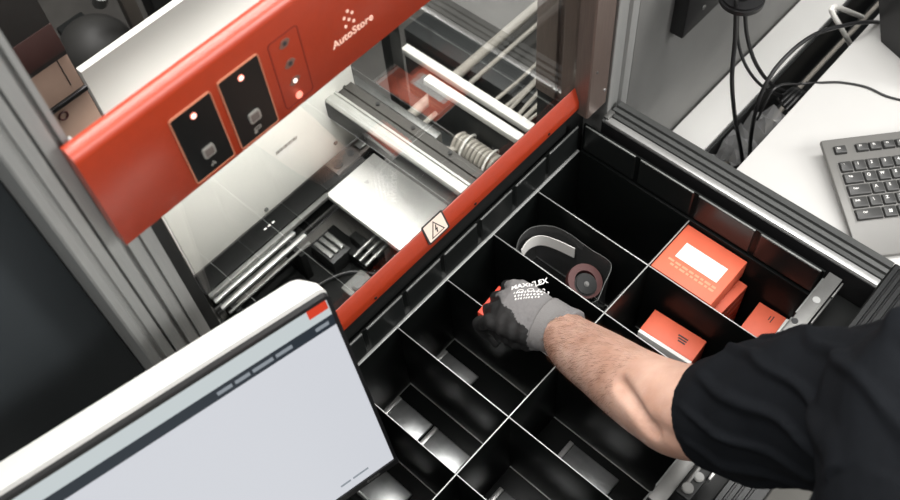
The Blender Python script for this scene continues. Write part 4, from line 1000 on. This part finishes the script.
# trousers, shoes, hair, eyes
tr_ = MB(); tr_.loft([ell(PEL + UPZ * z, RT, FW, a, b, 32) for z, a, b in ((0.06, 0.168, 0.125), (0.0, 0.178, 0.132), (-0.10, 0.18, 0.132), (-0.16, 0.16, 0.11))])
for s in (-1, 1):
    hip = PEL - UPZ * 0.06 + RT * s * 0.085
    limb(tr_, [(hip, 0.095), (hip - UPZ * 0.4 + FW * 0.01, 0.072), (hip - UPZ * 0.55, 0.066), (hip - UPZ * 0.72, 0.058), (Vector((hip.x, hip.y, 0.07)), 0.058)])
child_mesh('trousers', remeshed(tr_, 0.007, 3, 'trousers'), [M['trousers']], person)
for s in (-1, 1):
    f0 = Vector((PEL.x, PEL.y, 0)) + RT * s * 0.09
    mb = MB(); mb.loft([[f0 + FW * f + RT * x + UPZ * z for x, z in ((-w_, 0), (w_, 0), (w_, h * 0.5), (w_ * 0.6, h), (-w_ * 0.6, h), (-w_, h * 0.5))] for f, w_, h in ((-0.085, 0.025, 0.05), (-0.07, 0.037, 0.09), (0.0, 0.04, 0.10), (0.07, 0.045, 0.07), (0.14, 0.046, 0.05), (0.185, 0.03, 0.035))])
    mb.build('shoe', M['shoe'], person, ang=60)
mb = MB(); mb.loft([ell(HC + UPZ * z + FW * f, RT, FW, a, b, 28) for z, f, a, b in ((-0.045, -0.045, 0.062, 0.054), (0.0, -0.03, 0.078, 0.074), (0.045, -0.014, 0.080, 0.092), (0.075, -0.006, 0.078, 0.096), (0.10, -0.008, 0.064, 0.08), (0.122, -0.01, 0.03, 0.04))])
mb.build('hair', M['hair'], person, ang=80)
for s in (-1, 1):
    mb = MB(); c = HC + RT * s * 0.032 + FW * 0.0755 + UPZ * 0.008
    mb.sphere(c, 0.0125, 0); mb.sphere(c + FW * 0.0085, 0.0055, 1)
    mb.build('eye', [M['eye'], M['iris']], person, ang=80)
# hair on the forearm
rh = random.Random(11); hb = bmesh.new(); cnt = 0
bco = [v.co.copy() for v in bme.vertices]; pa, pb = A[1][0] - gbase, A[5][0] - gbase; fa = (pb - pa); fl = fa.length; fa.normalize()
polys = [p for p in bme.polygons if 0.02 < (p.center - pa).dot(fa) < fl * 0.92 and ((p.center - pa) - fa * (p.center - pa).dot(fa)).length < 0.075]
for _ in range(5200):
    p = rh.choice(polys); t = (p.center - pa).dot(fa) / fl
    if rh.random() < t * 0.75: continue
    n_ = p.normal; c = p.center + gbase + Vector((rh.uniform(-.002, .002) for _ in range(3)))
    c -= n_ * 0.0015
    around = fa.cross(n_).normalized()
    d = (-fa * 0.55 + around * (0.75 + rh.uniform(-.5, .35))).normalized()
    L = rh.uniform(0.008, 0.016); w_ = 0.00011
    side_ = d.cross(n_).normalized() * w_
    p0 = c; p1 = c + d * L * 0.5 + n_ * 0.0022; p2 = c + d * L + n_ * 0.0018
    vs_ = [hb.verts.new(q) for q in (p0 - side_, p0 + side_, p1 + side_, p1 - side_, p2)]
    hb.faces.new((vs_[0], vs_[1], vs_[2], vs_[3])); hb.faces.new((vs_[3], vs_[2], vs_[4]))
mb = MB(); mb.bm.free(); mb.bm = hb
tag(mb.build('arm_hair', M['armhair'], person), kind='stuff')
# the box in the grip
gc = G(0.122, 0.004, -0.058)
b5.location = (gc.x, gc.y, gc.z - 0.02)
b5.rotation_euler = (0, 0, math.atan2(ga.y, ga.x) + PI / 2)

# ------------------------------------------------------------------ light
w = bpy.data.worlds.new('world'); scene.world = w; w.use_nodes = True
w.node_tree.nodes['Background'].inputs['Color'].default_value = (0.9, 0.95, 1.0, 1)
w.node_tree.nodes['Background'].inputs['Strength'].default_value = 0.2
def area(name, loc, target, sx, sy, e, col=(1, 0.98, 0.955)):
    d = bpy.data.lights.new(name, 'AREA'); d.shape = 'RECTANGLE'; d.size = sx; d.size_y = sy; d.energy = e; d.color = col
    o = bpy.data.objects.new(name, d); COL.objects.link(o); o.location = loc
    o.rotation_euler = (Vector(target) - Vector(loc)).to_track_quat('-Z', 'Y').to_euler(); return o
area('overhead_light', (0.6, -1.9, 3.1), (0.5, 0.6, 0.8), 2.4, 0.5, 60)
area('overhead_light', (-0.5, 0.2, 3.2), (0.2, 0.5, 0.8), 0.5, 1.6, 40)
area('overhead_light', (1.2, 1.4, 3.2), (1.0, 0.7, 0.6), 1.6, 0.6, 85)
area('overhead_light', (1.35, 0.05, 3.1), (1.2, 0.2, 0.7), 0.5, 1.2, 24)  # unseen light added to brighten the white board behind the desk
pl_ = area('hatch_fill_light', (0.46, 0.59, 1.37), (0.46, 0.87, 0.66), 0.5, 0.04, 3.1)  # added lamp, unseen behind the panel, brightens the hatch and pit
pl_.data.spread = math.radians(64)
area('overhead_light', (1.9, -2.3, 2.8), (0.45, 0.9, 0.85), 0.6, 1.6, 70)  # unseen light added to reach the white hatch through the glass
area('overhead_light', (0.7, 0.62, 3.2), (0.6, 0.5, 0.8), 1.3, 0.35, 28)
vs = scene.view_settings
vs.view_transform = 'Standard'; vs.look = 'None'; vs.gamma = 1.0; vs.use_curve_mapping = False
vs.exposure = -0.12
